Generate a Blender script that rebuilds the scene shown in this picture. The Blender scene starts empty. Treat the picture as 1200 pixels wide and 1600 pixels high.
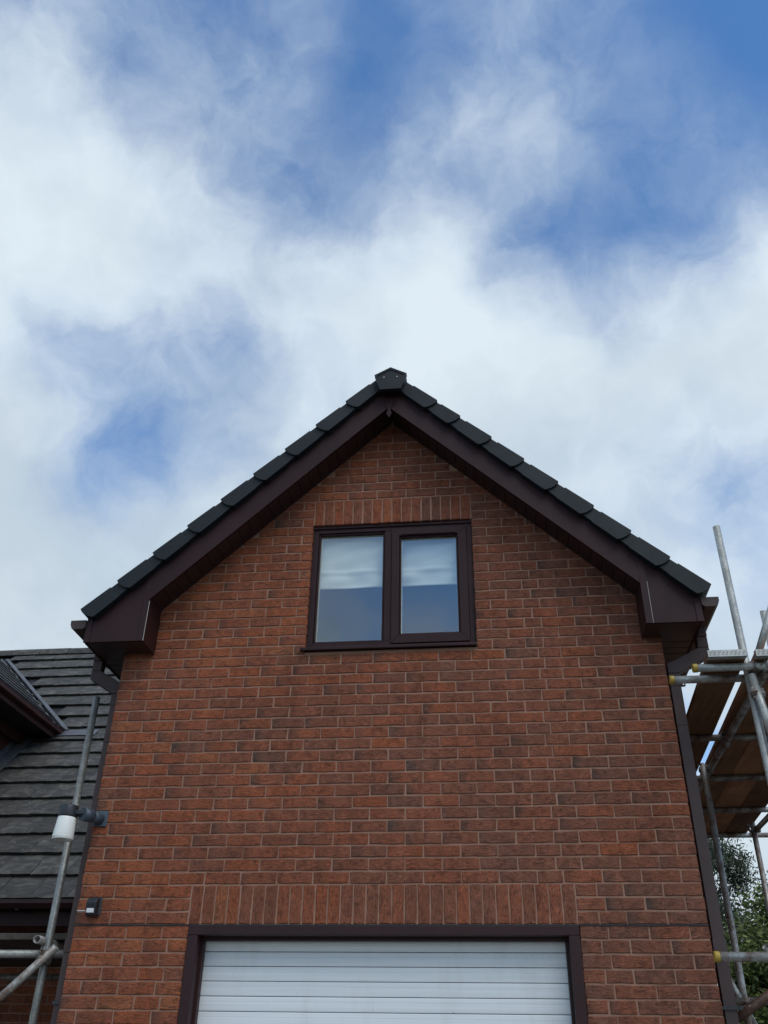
import bpy, bmesh, math, random
from mathutils import Vector, Matrix
random.seed(11)
scene = bpy.context.scene
COL = scene.collection
ZH = 2.15                     # height of the garage door head above the ground

# ------------------------------------------------------------------ camera
cam_d = bpy.data.cameras.new('camera'); cam = bpy.data.objects.new('camera', cam_d)
COL.objects.link(cam); scene.camera = cam
yaw, pit, roll = -0.1242, 0.5679, 0.0185
Fv = Vector((math.sin(yaw)*math.cos(pit), math.cos(yaw)*math.cos(pit), math.sin(pit)))
Rv = Vector((math.cos(yaw), -math.sin(yaw), 0)); Uv = Rv.cross(Fv)
R2 = Rv*math.cos(roll)+Uv*math.sin(roll); U2 = -Rv*math.sin(roll)+Uv*math.cos(roll)
M = Matrix((R2, U2, -Fv)).transposed().to_4x4(); M.translation = Vector((0.6897, -5.6765, ZH-0.7758))
cam.matrix_world = M
cam_d.sensor_fit = 'AUTO'; cam_d.sensor_width = 36; cam_d.lens = 1395.66/1600*36
cam_d.clip_start = 0.05; cam_d.clip_end = 2000

# ------------------------------------------------------------------ world, sun, exposure
SUN_EL, SUN_AZ = math.radians(52), math.radians(146)       # azimuth clockwise from +Y
world = bpy.data.worlds.new('World'); scene.world = world; world.use_nodes = True
NT = world.node_tree; NT.nodes.clear()
def N(t, **k):
    n = NT.nodes.new(t)
    for a, b in k.items(): setattr(n, a, b)
    return n
def LK(a, b): NT.links.new(a, b)
def mth(op, a, b=None, c=None, clamp=False):
    n = N('ShaderNodeMath', operation=op, use_clamp=clamp)
    for i, v in enumerate((a, b, c)):
        if v is None: continue
        if isinstance(v, (int, float)): n.inputs[i].default_value = v
        else: LK(v, n.inputs[i])
    return n.outputs[0]
sky = N('ShaderNodeTexSky', sky_type='NISHITA', sun_disc=False, sun_elevation=SUN_EL, sun_rotation=SUN_AZ,
        altitude=50, air_density=1.0, dust_density=0.1, ozone_density=3.0)
tc = N('ShaderNodeTexCoord')
dirv = tc.outputs['Generated']
def noise(vec, scale, detail, rough=0.55, dist=0.0):
    n = N('ShaderNodeTexNoise'); n.inputs['Scale'].default_value = scale; n.inputs['Detail'].default_value = detail
    n.inputs['Roughness'].default_value = rough; n.inputs['Distortion'].default_value = dist
    LK(vec, n.inputs['Vector']); return n
def vmath(op, a, b):
    n = N('ShaderNodeVectorMath', operation=op)
    for i, v in enumerate((a, b)):
        if isinstance(v, (tuple, list)): n.inputs[i].default_value = v
        elif isinstance(v, (int, float)): n.inputs['Scale'].default_value = v
        else: LK(v, n.inputs[i])
    return n
# warp the direction so that cloud edges are ragged
w1 = vmath('SUBTRACT', noise(dirv, 5.0, 3).outputs['Color'], (0.5, 0.5, 0.5))
w2 = vmath('SUBTRACT', noise(dirv, 15.0, 5, 0.55).outputs['Color'], (0.5, 0.5, 0.5))
d1 = vmath('ADD', dirv, vmath('SCALE', w1.outputs[0], 0.05).outputs[0])
d2 = vmath('ADD', d1.outputs[0], vmath('SCALE', w2.outputs[0], 0.055).outputs[0])
dn = vmath('NORMALIZE', d2.outputs[0], (0, 0, 0)).outputs[0]
# how much cloud stands in each direction: (azimuth, elevation, cover)
CLOUD = [
    (-49.43, 56.39, 0.35), (-37.20, 60.54, 0.35), (-20.17, 63.50, 0.30), (-0.40, 64.08, 0.35), (18.06, 62.07, 0.25), (33.82, 57.76, 0.10), (-46.16, 55.27, 0.45), (-38.68, 57.80, 0.35),
    (-31.65, 59.54, 0.25), (-25.09, 60.71, 0.15), (-18.72, 61.47, 0.35), (-11.27, 61.96, 0.12), (-0.63, 61.95, 0.20), (4.58, 61.65, 0.45), (13.74, 60.59, 0.28), (23.10, 58.72, 0.10),
    (30.52, 56.55, 0.05), (-44.36, 52.74, 0.80), (-39.11, 54.55, 0.75), (-34.02, 55.96, 0.30), (-26.53, 57.51, 0.42), (-18.61, 58.57, 0.35), (-10.19, 59.12, 0.10), (-4.47, 59.18, 0.30),
    (3.31, 58.85, 0.44), (12.68, 57.80, 0.28), (19.39, 56.56, 0.28), (24.37, 55.34, 0.08), (29.35, 53.82, 0.05), (-43.38, 49.45, 0.90), (-36.88, 51.62, 0.85), (-29.95, 53.36, 0.70),
    (-24.68, 54.35, 0.50), (-17.78, 55.24, 0.45), (-11.54, 55.68, 0.12), (-5.18, 55.81, 0.42), (3.44, 55.45, 0.44), (10.41, 54.70, 0.44), (16.62, 53.66, 0.12), (22.30, 52.37, 0.28),
    (27.66, 50.80, 0.20), (-41.66, 46.34, 0.95), (-34.34, 48.63, 0.92), (-26.43, 50.42, 0.75), (-20.07, 51.39, 0.45), (-15.21, 51.89, 0.25), (-11.16, 52.14, 0.20), (-5.18, 52.26, 0.55),
    (2.33, 51.98, 0.50), (7.77, 51.47, 0.30), (12.41, 50.82, 0.20), (16.80, 50.01, 0.30), (20.91, 49.08, 0.06), (25.66, 47.76, 0.35), (-40.38, 43.74, 0.95), (-32.72, 46.02, 0.95),
    (-25.00, 47.67, 0.85), (-16.53, 48.80, 0.75), (-8.79, 49.26, 0.80), (-1.57, 49.22, 0.90), (3.75, 48.90, 0.75), (7.21, 48.56, 0.12), (11.66, 47.96, 0.06), (16.41, 47.11, 0.05),
    (19.89, 46.34, 0.12), (21.79, 45.86, 0.80), (25.40, 44.85, 0.98), (-39.03, 40.71, 0.92), (-32.02, 42.71, 0.90), (-24.10, 44.35, 0.86), (-15.98, 45.39, 0.82), (-8.61, 45.82, 0.95),
    (-1.18, 45.77, 1.00), (6.09, 45.25, 0.95), (10.37, 44.72, 0.80), (12.86, 44.33, 0.30), (16.44, 43.66, 0.92), (22.89, 42.14, 1.00), (-38.16, 37.48, 0.88), (-34.46, 38.55, 0.85),
    (-30.93, 39.44, 0.22), (-26.24, 40.42, 0.60), (-21.76, 41.16, 0.45), (-16.56, 41.78, 0.72), (-10.64, 42.20, 0.85), (-2.99, 42.28, 0.97), (6.10, 41.71, 0.96), (14.12, 40.60, 0.97),
    (21.80, 38.95, 0.97), (-36.84, 35.13, 0.92), (-32.75, 36.22, 0.88), (-29.02, 37.07, 0.72), (-23.65, 38.06, 0.62), (-17.70, 38.85, 0.72), (-11.50, 39.34, 0.80), (0.60, 39.34, 0.93),
    (8.22, 38.69, 0.93), (15.80, 37.53, 0.90), (21.82, 36.23, 0.95), (-36.06, 32.92, 0.95), (-31.82, 33.98, 0.90), (-28.82, 34.63, 0.12), (-25.91, 35.18, 0.04), (-22.90, 35.68, 0.40),
    (-19.79, 36.10, 0.70), (-13.84, 36.68, 0.78), (4.92, 36.53, 0.88), (10.68, 35.89, 0.88), (15.23, 35.18, 0.75), (21.14, 33.98, 0.80), (-35.42, 31.01, 0.95), (-30.62, 32.14, 0.90),
    (-26.32, 32.98, 0.50), (-23.17, 33.49, 0.70), (-18.48, 34.09, 0.80), (9.85, 33.87, 0.85), (14.77, 33.16, 0.60), (18.56, 32.46, 0.35), (21.75, 31.78, 0.50), (-34.81, 27.85, 0.95),
    (-30.16, 28.86, 0.93), (-24.71, 29.82, 0.90), (-20.27, 30.43, 0.88), (13.22, 30.02, 0.85), (16.55, 29.50, 0.72), (20.11, 28.84, 0.60), (-33.72, 24.25, 0.95), (-29.58, 25.05, 0.93),
    (16.10, 25.68, 0.85), (19.15, 25.19, 0.60), (-32.80, 21.04, 0.96), (-28.76, 21.72, 0.95), (16.13, 22.24, 0.90), (18.72, 21.88, 0.88), (13.93, 9.66, 0.97), (16.26, 9.55, 0.97),
    (5.35, 47.82, 0.10), (8.75, 47.62, 0.06), (8.03, 49.78, 0.18), (15.65, 48.20, 0.06), (18.25, 46.15, 0.10), (21.08, 46.72, 0.20), (5.62, 45.87, 0.85), (9.87, 46.25, 0.60),
    (15.27, 45.05, 0.85), (18.71, 45.17, 0.85), (14.48, 54.59, 0.15), (17.28, 53.00, 0.22), (18.94, 51.20, 0.42), (22.74, 52.07, 0.20), (25.30, 51.53, 0.20), (21.75, 54.98, 0.25),
    (-13.38, 56.79, 0.15), (-14.52, 55.51, 0.22), (-7.29, 58.19, 0.10), (-8.86, 60.45, 0.08), (0.77, 61.10, 0.12), (-1.41, 61.67, 0.20), (-9.83, 51.09, 0.30), (-12.68, 51.70, 0.18),
    (-31.04, 39.01, 0.20), (-32.55, 39.64, 0.50), (-25.85, 38.89, 0.68), (-23.17, 38.14, 0.78), (-30.69, 35.51, 0.88), (-20.44, 39.74, 0.78), (-28.50, 32.57, 0.62), (-26.05, 31.82, 0.75),
    (-21.82, 33.88, 0.78), (-20.77, 36.06, 0.66), (-29.40, 38.39, 0.40), (-22.01, 42.31, 0.30), (-28.15, 33.84, 0.05), (-24.68, 36.08, 0.06), (-27.13, 36.25, 0.20), (-23.38, 35.68, 0.25),
    (-29.44, 59.33, 0.22), (-32.33, 55.14, 0.22), (-20.72, 56.30, 0.35), (25.20, 56.83, 0.05), (7.76, 59.76, 0.42), (6.93, 53.37, 0.42), (-1.27, 54.32, 0.42), (-169.39, 25.90, 0.75),
    (-171.91, 24.97, 0.15), (-169.25, 28.33, 0.50), (-171.80, 28.42, 0.05), (-168.60, 24.25, 0.85), (-174.83, 26.83, 0.10), (-175.83, 25.82, 1.25), (-177.19, 26.33, 0.90), (-177.13, 27.55, -0.30),
    (-175.20, 27.97, -0.20), (-177.74, 24.99, 0.00), (-174.83, 24.89, 0.60), (-176.01, 30.09, 0.40), (-172.93, 30.08, 0.40), (-169.13, 30.37, 0.50),
]
K = 1150.0
num, den = None, None
big = noise(dirv, 3.1, 2)
base = mth('MULTIPLY_ADD', big.outputs['Fac'], 3.0, -0.95, clamp=True)
num = mth('MULTIPLY', base, 0.012); den = 0.012
for az, el, cov in CLOUD:
    a, e = math.radians(az), math.radians(el)
    c = (math.sin(a)*math.cos(e), math.cos(a)*math.cos(e), math.sin(e))
    dt = vmath('DOT_PRODUCT', dn, c).outputs['Value']
    w = mth('EXPONENT', mth('MULTIPLY_ADD', dt, K, -K))
    num = mth('MULTIPLY_ADD', w, cov, num)
    den = mth('ADD', w, den)
cov0 = mth('DIVIDE', num, den)
cover = mth('MULTIPLY_ADD', cov0, 1.18, -0.11, clamp=True)
# wisps: strongest where the cloud is half there
fine = noise(d2.outputs[0], 13.0, 8, 0.60, 0.3).outputs['Fac']
amp = mth('MULTIPLY', mth('MULTIPLY', cover, mth('SUBTRACT', 1.0, cover)), 3.9)
cover2 = mth('ADD', cover, mth('MULTIPLY', mth('SUBTRACT', fine, 0.5), mth('ADD', amp, 0.02)), clamp=True)
# cloud brightness: soft grey bellies where the cloud is thick, whiter tops
shade = noise(d2.outputs[0], 6.5, 6, 0.52).outputs['Fac']
for az, el, sg_, am in [(-28.74, 28.34, 7.0, -0.20), (-18.03, 34.35, 5.3, -0.10), (-30.07, 23.80, 6.2, -0.08), (7.79, 35.93, 6.6, -0.10), (-1.76, 45.40, 4.5, 0.14), (20.55, 42.36, 4.9, 0.14), (-33.41, 47.75, 5.7, 0.05), (-33.47, 35.65, 3.3, 0.12), (-24.94, 53.23, 3.7, -0.05)]:
    a, e, k2 = math.radians(az), math.radians(el), 1/math.radians(sg_)**2
    dt = vmath('DOT_PRODUCT', dn, (math.sin(a)*math.cos(e), math.cos(a)*math.cos(e), math.sin(e))).outputs['Value']
    shade = mth('MULTIPLY_ADD', mth('EXPONENT', mth('MULTIPLY_ADD', dt, k2, -k2)), am, shade)
thin = mth('SUBTRACT', 1.0, mth('MULTIPLY', cover, cover))
ccol = N('ShaderNodeValToRGB'); LK(mth('MULTIPLY_ADD', thin, 0.22, shade), ccol.inputs['Fac'])
ccol.color_ramp.elements[0].position = 0.28; ccol.color_ramp.elements[0].color = (0.418, 0.495, 0.562, 1)
ccol.color_ramp.elements[1].position = 0.66; ccol.color_ramp.elements[1].color = (0.562, 0.640, 0.700, 1)
SKYS, CLDS = 0.15, 1.0
hs = N('ShaderNodeHueSaturation'); hs.inputs['Saturation'].default_value = 1.18; LK(sky.outputs[0], hs.inputs['Color'])
bs = N('ShaderNodeBackground'); LK(hs.outputs[0], bs.inputs['Color']); bs.inputs['Strength'].default_value = SKYS
bc = N('ShaderNodeBackground'); LK(ccol.outputs[0], bc.inputs['Color']); bc.inputs['Strength'].default_value = CLDS
mx = N('ShaderNodeMixShader'); LK(cover2, mx.inputs['Fac']); LK(bs.outputs[0], mx.inputs[1]); LK(bc.outputs[0], mx.inputs[2])
wo = N('ShaderNodeOutputWorld'); LK(mx.outputs[0], wo.inputs['Surface'])
world.cycles.sampling_method = 'MANUAL'; world.cycles.sample_map_resolution = 512

sun_d = bpy.data.lights.new('sun', 'SUN'); sun = bpy.data.objects.new('sun', sun_d); COL.objects.link(sun)
sun_d.energy = 1.1; sun_d.angle = math.radians(38); sun_d.color = (1.0, 0.96, 0.90)
sd = Vector((math.sin(SUN_AZ)*math.cos(SUN_EL), math.cos(SUN_AZ)*math.cos(SUN_EL), math.sin(SUN_EL)))
sun.rotation_euler = sd.to_track_quat('Z', 'Y').to_euler()
vs = scene.view_settings; vs.view_transform = 'Standard'; vs.look = 'None'; vs.gamma = 1; vs.exposure = 0.40
vs.use_curve_mapping = False

# ------------------------------------------------------------------ materials
def mat(name, base=(0.5, 0.5, 0.5), rough=0.6, metal=0.0, spec=0.5):
    m = bpy.data.materials.new(name); m.use_nodes = True
    b = m.node_tree.nodes['Principled BSDF']
    b.inputs['Base Color'].default_value = (*base, 1); b.inputs['Roughness'].default_value = rough
    b.inputs['Metallic'].default_value = metal; b.inputs['Specular IOR Level'].default_value = spec
    return m
class G:
    """small wrapper to wire nodes of one material"""
    def __init__(s, m): s.t = m.node_tree; s.b = s.t.nodes['Principled BSDF']
    def n(s, t, **k):
        n = s.t.nodes.new(t)
        for a, b in k.items(): setattr(n, a, b)
        return n
    def put(s, v, sock):
        if isinstance(v, (int, float)): sock.default_value = v
        elif isinstance(v, tuple): sock.default_value = v if len(v) == len(sock.default_value) else (*v, 1)
        else: s.t.links.new(v, sock)
    def math(s, op, a, b=None, c=None, clamp=False):
        n = s.n('ShaderNodeMath', operation=op, use_clamp=clamp)
        for i, v in enumerate((a, b, c)):
            if v is not None: s.put(v, n.inputs[i])
        return n.outputs[0]
    def vm(s, op, a, b):
        n = s.n('ShaderNodeVectorMath', operation=op); s.put(a, n.inputs[0]); s.put(b, n.inputs[1]); return n.outputs[0]
    def noise(s, vec, scale, detail=4, rough=0.55, dist=0.0, out='Fac'):
        n = s.n('ShaderNodeTexNoise')
        for k, v in (('Scale', scale), ('Detail', detail), ('Roughness', rough), ('Distortion', dist)): n.inputs[k].default_value = v
        if vec is not None: s.t.links.new(vec, n.inputs['Vector'])
        return n.outputs[out]
    def ramp(s, f, stops, interp='LINEAR'):
        n = s.n('ShaderNodeValToRGB'); n.color_ramp.interpolation = interp; s.put(f, n.inputs['Fac'])
        e = n.color_ramp.elements
        while len(e) < len(stops): e.new(0.5)
        for i, (p, c) in enumerate(stops):
            e[i].position = p; e[i].color = (*c, 1) if isinstance(c, tuple) else (c, c, c, 1)
        return n.outputs['Color']
    def mix(s, f, a, b, mode='MIX'):
        n = s.n('ShaderNodeMix', data_type='RGBA', blend_type=mode)
        s.put(f, n.inputs[0]); s.put(a, n.inputs[6]); s.put(b, n.inputs[7]); return n.outputs[2]
    def bump(s, h, strength=0.3, dist=0.005):
        n = s.n('ShaderNodeBump'); n.inputs['Strength'].default_value = strength; n.inputs['Distance'].default_value = dist
        s.t.links.new(h, n.inputs['Height']); s.t.links.new(n.outputs[0], s.b.inputs['Normal'])
    def col(s, v): s.put(v, s.b.inputs['Base Color'])
    def rough(s, v): s.put(v, s.b.inputs['Roughness'])
    def obj(s): return s.n('ShaderNodeTexCoord').outputs['Object']
    def pos(s): return s.n('ShaderNodeNewGeometry').outputs['Position']
    def uv(s): return s.n('ShaderNodeTexCoord').outputs['UV']
    def tint(s):
        a = s.n('ShaderNodeAttribute', attribute_type='OBJECT', attribute_name='tint')
        b = s.n('ShaderNodeAttribute', attribute_type='GEOMETRY', attribute_name='tint')
        v = s.vm('ADD', a.outputs['Color'], b.outputs['Color'])
        x = s.n('ShaderNodeSeparateXYZ'); s.t.links.new(v, x.inputs[0]); return x.outputs

def stretch(g, vec, sc, off=None):
    v = g.vm('MULTIPLY', vec, sc)
    return v if off is None else g.vm('ADD', v, off)

def make_brick_mat():
    m = mat('brick_clay', rough=0.9, spec=0.25); g = G(m)
    tone, flash, seed = g.tint(); uv = g.uv()
    cx = g.n('ShaderNodeCombineXYZ'); g.put(g.math('MULTIPLY', seed, 37.1), cx.inputs[0]); g.put(g.math('MULTIPLY', seed, 17.3), cx.inputs[1]); g.put(g.math('MULTIPLY', seed, 5.7), cx.inputs[2])
    p = g.vm('ADD', uv, cx.outputs[0])
    sx = g.n('ShaderNodeSeparateXYZ'); g.put(uv, sx.inputs[0]); u = sx.outputs[0]
    base = g.ramp(tone, [(0.0, (0.215, 0.085, 0.051)), (0.3, (0.265, 0.091, 0.050)), (0.55, (0.308, 0.091, 0.044)), (0.8, (0.352, 0.095, 0.038)), (1.0, (0.355, 0.115, 0.050))])
    # broad blotches, burnt end, sand grain
    blot = g.noise(p, 17, 4, 0.6)
    c = g.mix(g.math('MULTIPLY_ADD', blot, 2.4, -0.85, clamp=True), base, g.mix(1.0, base, (0.82, 0.98, 1.08), 'MULTIPLY'))
    edge = g.math('ADD', u, g.math('MULTIPLY_ADD', g.noise(p, 26, 4, 0.6), 0.11, -0.055))
    burn = g.math('MULTIPLY', g.math('SUBTRACT', 1.0, g.math('DIVIDE', edge, 0.075), clamp=True), flash)
    c = g.mix(burn, c, (0.072, 0.054, 0.046))
    cloudy = g.math('MULTIPLY', g.math('MULTIPLY_ADD', g.noise(p, 9, 3, 0.5), 3.0, -1.35, clamp=True), g.math('MULTIPLY', flash, 0.3))
    c = g.mix(cloudy, c, (0.12, 0.072, 0.055))
    grain = g.noise(p, 420, 3, 0.7)
    c = g.mix(1.0, c, g.ramp(grain, [(0.25, 0.72), (0.75, 1.26)]), 'MULTIPLY')
    # dragged creases
    wob = g.vm('ADD', p, g.vm('MULTIPLY', g.vm('SUBTRACT', g.noise(p, 28, 3, 0.5, out='Color'), (0.5, 0.5, 0.5)), (0.01, 0.022, 0.0)))
    cr = g.noise(stretch(g, wob, (20, 125, 1)), 1.0, 4, 0.6)
    line = g.math('SUBTRACT', 1.0, g.math('MULTIPLY', g.math('ABSOLUTE', g.math('SUBTRACT', cr, 0.5)), 11.0), clamp=True)
    cr2 = g.noise(stretch(g, g.vm('ADD', wob, (3.1, 1.7, 0.4)), (38, 85, 1)), 1.0, 3, 0.55)
    line2 = g.math('SUBTRACT', 1.0, g.math('MULTIPLY', g.math('ABSOLUTE', g.math('SUBTRACT', cr2, 0.55)), 15.0), clamp=True)
    msk = g.math('MULTIPLY_ADD', g.noise(p, 24, 3, 0.5), 4.0, -1.45, clamp=True)
    line = g.math('MAXIMUM', g.math('MULTIPLY', line, msk), g.math('MULTIPLY', line2, g.math('MULTIPLY_ADD', msk, -0.8, 0.9)))
    c = g.mix(g.math('MULTIPLY', line, 0.80), c, (0.050, 0.022, 0.015))
    hi = g.math('MULTIPLY_ADD', g.noise(stretch(g, wob, (26, 120, 1)), 1.0, 4, 0.6), 4.0, -2.25, clamp=True)
    c = g.mix(g.math('MULTIPLY', hi, 0.42), c, (0.40, 0.22, 0.16))
    # weather over the whole wall: broad tone drift, water marks, thin salt bloom
    wp = g.pos()
    c = g.mix(1.0, c, g.ramp(g.noise(wp, 1.1, 5, 0.6), [(0.3, 0.82), (0.7, 1.12)]), 'MULTIPLY')
    c = g.mix(1.0, c, g.ramp(g.noise(stretch(g, wp, (7, 7, 0.9)), 1.0, 5, 0.6), [(0.35, 0.84), (0.6, 1.05)]), 'MULTIPLY')
    bloom = g.math('MULTIPLY_ADD', g.noise(wp, 3.4, 7, 0.68), 3.2, -1.9, clamp=True)
    c = g.mix(g.math('MULTIPLY', bloom, 0.22), c, (0.40, 0.29, 0.23))
    # lime specks
    vo = g.n('ShaderNodeTexVoronoi'); vo.inputs['Scale'].default_value = 24; g.put(p, vo.inputs['Vector'])
    sp = g.math('MULTIPLY', g.math('LESS_THAN', vo.outputs['Distance'], 0.055), g.math('GREATER_THAN', g.noise(p, 11, 2), 0.60))
    c = g.mix(g.math('MULTIPLY', sp, 0.7), c, (0.5, 0.43, 0.37))
    g.col(c)
    h = g.math('ADD', g.math('MULTIPLY', line, -0.8), g.math('ADD', g.math('MULTIPLY', cr, 0.7), g.math('MULTIPLY', grain, 0.22)))
    g.bump(h, 0.75, 0.004)
    return m
def make_mortar_mat():
    m = mat('mortar', rough=0.95, spec=0.2); g = G(m); p = g.pos()
    c = g.ramp(g.noise(p, 3.0, 4), [(0.3, (0.275, 0.150, 0.102)), (0.7, (0.360, 0.208, 0.146))])
    c = g.mix(1.0, c, g.ramp(g.noise(p, 260, 3, 0.7), [(0.25, 0.7), (0.75, 1.25)]), 'MULTIPLY')
    c = g.mix(g.math('MULTIPLY_ADD', g.noise(p, 22, 4), 3.0, -1.6, clamp=True), c, (0.27, 0.135, 0.088))
    g.col(c); g.bump(g.noise(p, 190, 4, 0.7), 0.6, 0.004); return m
def make_plastic(name, base, rough, vary=0.25, streak=0.0, spec=0.5, dust=None):
    m = mat(name, base, rough, spec=spec); g = G(m); p = g.pos()
    n = g.noise(p, 2.6, 5, 0.6)
    c = g.mix(1.0, (*base, 1), g.ramp(n, [(0.3, 1-vary), (0.7, 1+vary)]), 'MULTIPLY')
    if streak:
        s = g.noise(stretch(g, p, (34, 34, 2.2)), 1.0, 4, 0.6)
        c = g.mix(g.math('MULTIPLY_ADD', s, 2.5*streak, -1.25*streak, clamp=True), c, dust or (0.25, 0.22, 0.2))
    g.col(c)
    g.rough(g.math('MULTIPLY_ADD', g.noise(p, 7, 4), 0.22, rough-0.11))
    g.bump(g.noise(p, 55, 3), 0.05, 0.002); return m
def make_steel(name, rust, dull=1.0):
    m = mat(name, rough=0.45, metal=0.75); g = G(m); p = g.obj()
    c = g.ramp(g.noise(p, 9, 6, 0.65), [(0.3, (0.25, 0.25, 0.235)), (0.5, (0.37, 0.37, 0.35)), (0.72, (0.48, 0.48, 0.455))])
    vo = g.n('ShaderNodeTexVoronoi'); vo.inputs['Scale'].default_value = 90; g.put(p, vo.inputs['Vector'])
    bw = g.n('ShaderNodeSeparateXYZ'); g.put(vo.outputs['Color'], bw.inputs[0])
    c = g.mix(1.0, c, g.ramp(bw.outputs[0], [(0.0, 0.84), (1.0, 1.16)]), 'MULTIPLY')
    c = g.mix(1.0, c, (dull, dull*1.02, dull, 1.0), 'MULTIPLY')
    r = g.math('MULTIPLY_ADD', g.noise(stretch(g, p, (6, 6, 6)), 1.0, 6, 0.7), 5.0, -3.0+rust*2.2, clamp=True)
    c = g.mix(r, c, g.ramp(g.noise(p, 40, 4), [(0.3, (0.075, 0.040, 0.026)), (0.7, (0.17, 0.095, 0.06))]))
    spl = g.math('MULTIPLY', g.math('GREATER_THAN', g.noise(p, 42, 2, 0.6), 0.665), 0.7)
    c = g.mix(spl, c, (0.42, 0.40, 0.36))
    g.col(c)
    g.put(g.math('SUBTRACT', 0.45, g.math('MAXIMUM', g.math('MULTIPLY', r, 0.45), g.math('MULTIPLY', spl, 0.6)), clamp=True), g.b.inputs['Metallic'])
    g.rough(g.math('MULTIPLY_ADD', g.noise(p, 20, 4), 0.35, 0.28))
    g.bump(g.noise(p, 120, 3, 0.6), 0.18, 0.002); return m
def make_timber(name, a, b):
    m = mat(name, rough=0.85, spec=0.2); g = G(m); p = g.obj(); tone, _, seed = g.tint()
    cx = g.n('ShaderNodeCombineXYZ'); g.put(g.math('MULTIPLY', seed, 31.0), cx.inputs[0]); g.put(g.math('MULTIPLY', seed, 11.0), cx.inputs[1])
    q = g.vm('ADD', p, cx.outputs[0])
    gr = g.noise(stretch(g, q, (34, 1.6, 34)), 1.0, 6, 0.6, 0.6)
    c = g.ramp(gr, [(0.25, a), (0.75, b)])
    c = g.mix(1.0, c, g.ramp(g.noise(q, 2.2, 4), [(0.3, 0.6), (0.7, 1.25)]), 'MULTIPLY')
    vo = g.n('ShaderNodeTexVoronoi'); vo.inputs['Scale'].default_value = 1.0; g.put(stretch(g, q, (6, 1.5, 6)), vo.inputs['Vector'])
    c = g.mix(g.math('SUBTRACT', 1.0, g.math('MULTIPLY', vo.outputs['Distance'], 9.0), clamp=True), c, (0.07, 0.032, 0.018))
    c = g.mix(1.0, c, g.ramp(tone, [(0.0, 0.45), (1.0, 1.3)]), 'MULTIPLY')
    g.col(c); g.bump(gr, 0.3, 0.003); return m
def make_roof_tile():
    m = mat('riven_roof_tile', rough=0.8, spec=0.35); g = G(m); p = g.obj(); tone, _, seed = g.tint()
    cx = g.n('ShaderNodeCombineXYZ'); g.put(g.math('MULTIPLY', seed, 23.0), cx.inputs[0]); g.put(g.math('MULTIPLY', seed, 7.0), cx.inputs[1])
    q = g.vm('ADD', p, cx.outputs[0])
    riv = g.noise(stretch(g, q, (5, 8, 8)), 1.0, 7, 0.62, 1.2)
    c = g.ramp(riv, [(0.3, (0.036, 0.036, 0.034)), (0.52, (0.066, 0.064, 0.059)), (0.7, (0.135, 0.127, 0.110))])
    c = g.mix(1.0, c, g.ramp(tone, [(0.0, 0.8), (1.0, 1.18)]), 'MULTIPLY')
    c = g.mix(g.math('MULTIPLY_ADD', g.noise(q, 3, 5, 0.65), 3.5, -2.0, clamp=True), c, (0.17, 0.155, 0.125))
    vo = g.n('ShaderNodeTexVoronoi'); vo.inputs['Scale'].default_value = 17; g.put(q, vo.inputs['Vector'])
    c = g.mix(g.math('MULTIPLY', g.math('LESS_THAN', vo.outputs['Distance'], 0.12), g.math('GREATER_THAN', g.noise(q, 6, 2), 0.56)), c, (0.24, 0.23, 0.19))
    g.col(c); g.bump(riv, 0.9, 0.02); return m
def make_leaf(name, a, b):
    m = mat(name, rough=0.55, spec=0.35); g = G(m)
    t = g.tint()[0]
    g.col(g.ramp(t, [(0.0, a), (1.0, b)]))
    g.b.inputs['Transmission Weight'].default_value = 0.0
    tr = g.n('ShaderNodeBsdfTranslucent'); g.t.links.new(g.b.inputs['Base Color'].links[0].from_socket, tr.inputs['Color'])
    mx_ = g.n('ShaderNodeMixShader'); mx_.inputs[0].default_value = 0.3
    g.t.links.new(g.b.outputs[0], mx_.inputs[1]); g.t.links.new(tr.outputs[0], mx_.inputs[2])
    g.t.links.new(mx_.outputs[0], g.t.nodes['Material Output'].inputs['Surface']); return m
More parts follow.
